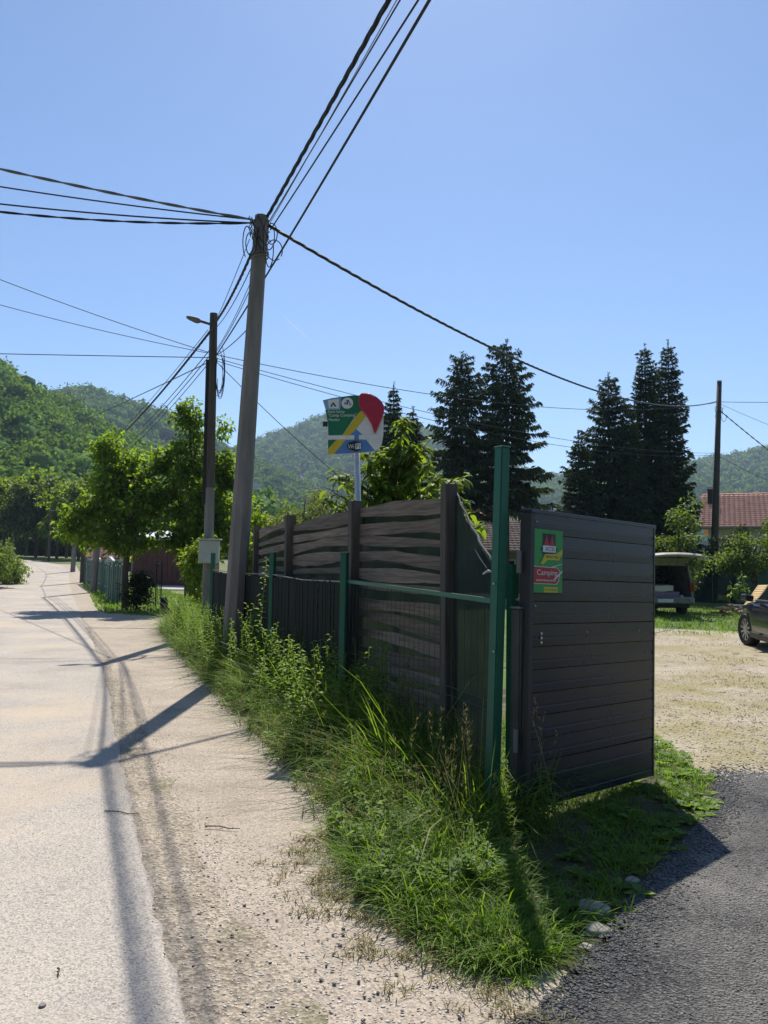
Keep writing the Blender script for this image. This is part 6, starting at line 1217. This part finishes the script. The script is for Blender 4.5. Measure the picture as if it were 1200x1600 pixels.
acc = Acc(); n_ = 5200; y = 2.35 + 3.75 * rng.uniform(0, 1, n_); x = drive_x(y) + np.abs(rng.normal(0, 0.11, n_)) - 0.05; stones(acc, np.column_stack([x, y, np.full(n_, 0.017)]), rng.uniform(0.004, 0.012, n_))
n_ = 260; y = 2.4 + 1.4 * rng.uniform(0, 1, n_); x = edge_x(y) - rng.uniform(-0.2, 1.2, n_); stones(acc, np.column_stack([x, y, np.full(n_, 0.010)]), rng.uniform(0.003, 0.010, n_))
n_ = 6000; y = 2.4 + 3.5 * rng.uniform(0, 1, n_) ** 1.2; x = drive_x(y) + rng.uniform(0, 2.2, n_); stones(acc, np.column_stack([x, y, np.full(n_, 0.016)]), rng.uniform(0.003, 0.007, n_), 0.45)
n_ = 1800; x = rng.uniform(2.5, 7.5, n_); y = 6.05 + 0.047 * (x - 2.6) + np.abs(rng.normal(0, 0.14, n_)) - 0.04; stones(acc, np.column_stack([x, y, np.full(n_, 0.012)]), rng.uniform(0.004, 0.012, n_))
acc.obj('asphalt_crumbs', M_chip, kind='stuff')
for px, py, s_, lab in ((927, 1424, 0.060, 'grey flat stone at the turf edge, upper of two big ones'), (934, 1458, 0.050, 'pale tan stone at the asphalt edge below the grey one'), (918, 1482, 0.026, 'small pale stone at the turf edge, lowest of the three'), (988, 1378, 0.032, 'whitish half buried stone among leaves at the asphalt bend')):
    c = G(px, py); bm = bmesh.new(); bmesh.ops.create_icosphere(bm, subdivisions=3, radius=1); ph1 = rng.uniform(0, 6, 3)
    for v in bm.verts: f = 1 + 0.18 * math.sin(v.co.x * 3 + ph1[0]) * math.cos(v.co.y * 2.6 + ph1[1]) + 0.1 * math.sin(v.co.z * 4 + ph1[2]); v.co = Vector((v.co.x * s_ * 1.25 * f, v.co.y * s_ * f, v.co.z * s_ * 0.55 * f + s_ * 0.12))
    me = bpy.data.meshes.new('field_stone'); bm.to_mesh(me); bm.free(); me.polygons.foreach_set('use_smooth', [True] * len(me.polygons)); tag(link(me, 'field_stone', None, M_stone, c), lab, 'stone', 'stones at the turf edge')
# bottle cap and twigs on the road
c = G(66, 1578); tag(MB().tube([c + Vector((0, 0, 0.013)), c + Vector((0, 0, 0.020))], [0.013, 0.012], 14).build('bottle_cap', M_greyp, None, org=c), 'shiny flat metal bottle cap lying at the lower left of the road', 'bottle cap')
for (a, b_, lab) in (((163, 1272), (216, 1277), 'longest dry twig on the road beside the cable shadow'), ((320, 1296), (375, 1300), 'dry twig on the dirt verge right of the cable shadows'), ((90, 1521), (92, 1532), 'short dark twig near the lower left of the road')):
    p = G(*a); q = G(*b_); tag(MB().tube([p + uz * 0.02, lerp(p, q, 0.4) + Vector((0, 0.01, 0.022)), lerp(p, q, 0.7) + Vector((0, -0.006, 0.018)), q + uz * 0.02], [0.004, 0.0035, 0.003, 0.002], 6).build('dry_twig', M_bark, None, org=p), lab, 'twig', 'twigs on the ground')

# ------------------------------------------------------------------ air
m, n, out = _new('haze_air'); pv_ = N(n, 'ShaderNodeVolumePrincipled'); pv_.inputs['Color'].default_value = (0.58, 0.76, 1.0, 1); pv_.inputs['Density'].default_value = 0.00024; pv_.inputs['Anisotropy'].default_value = 0.2
n.links.new(pv_.outputs[0], out.inputs['Volume'])
hb = MB().box((0, 1400, 130), 7400, 4600, 310).build('haze', m); hb['kind'] = 'stuff'
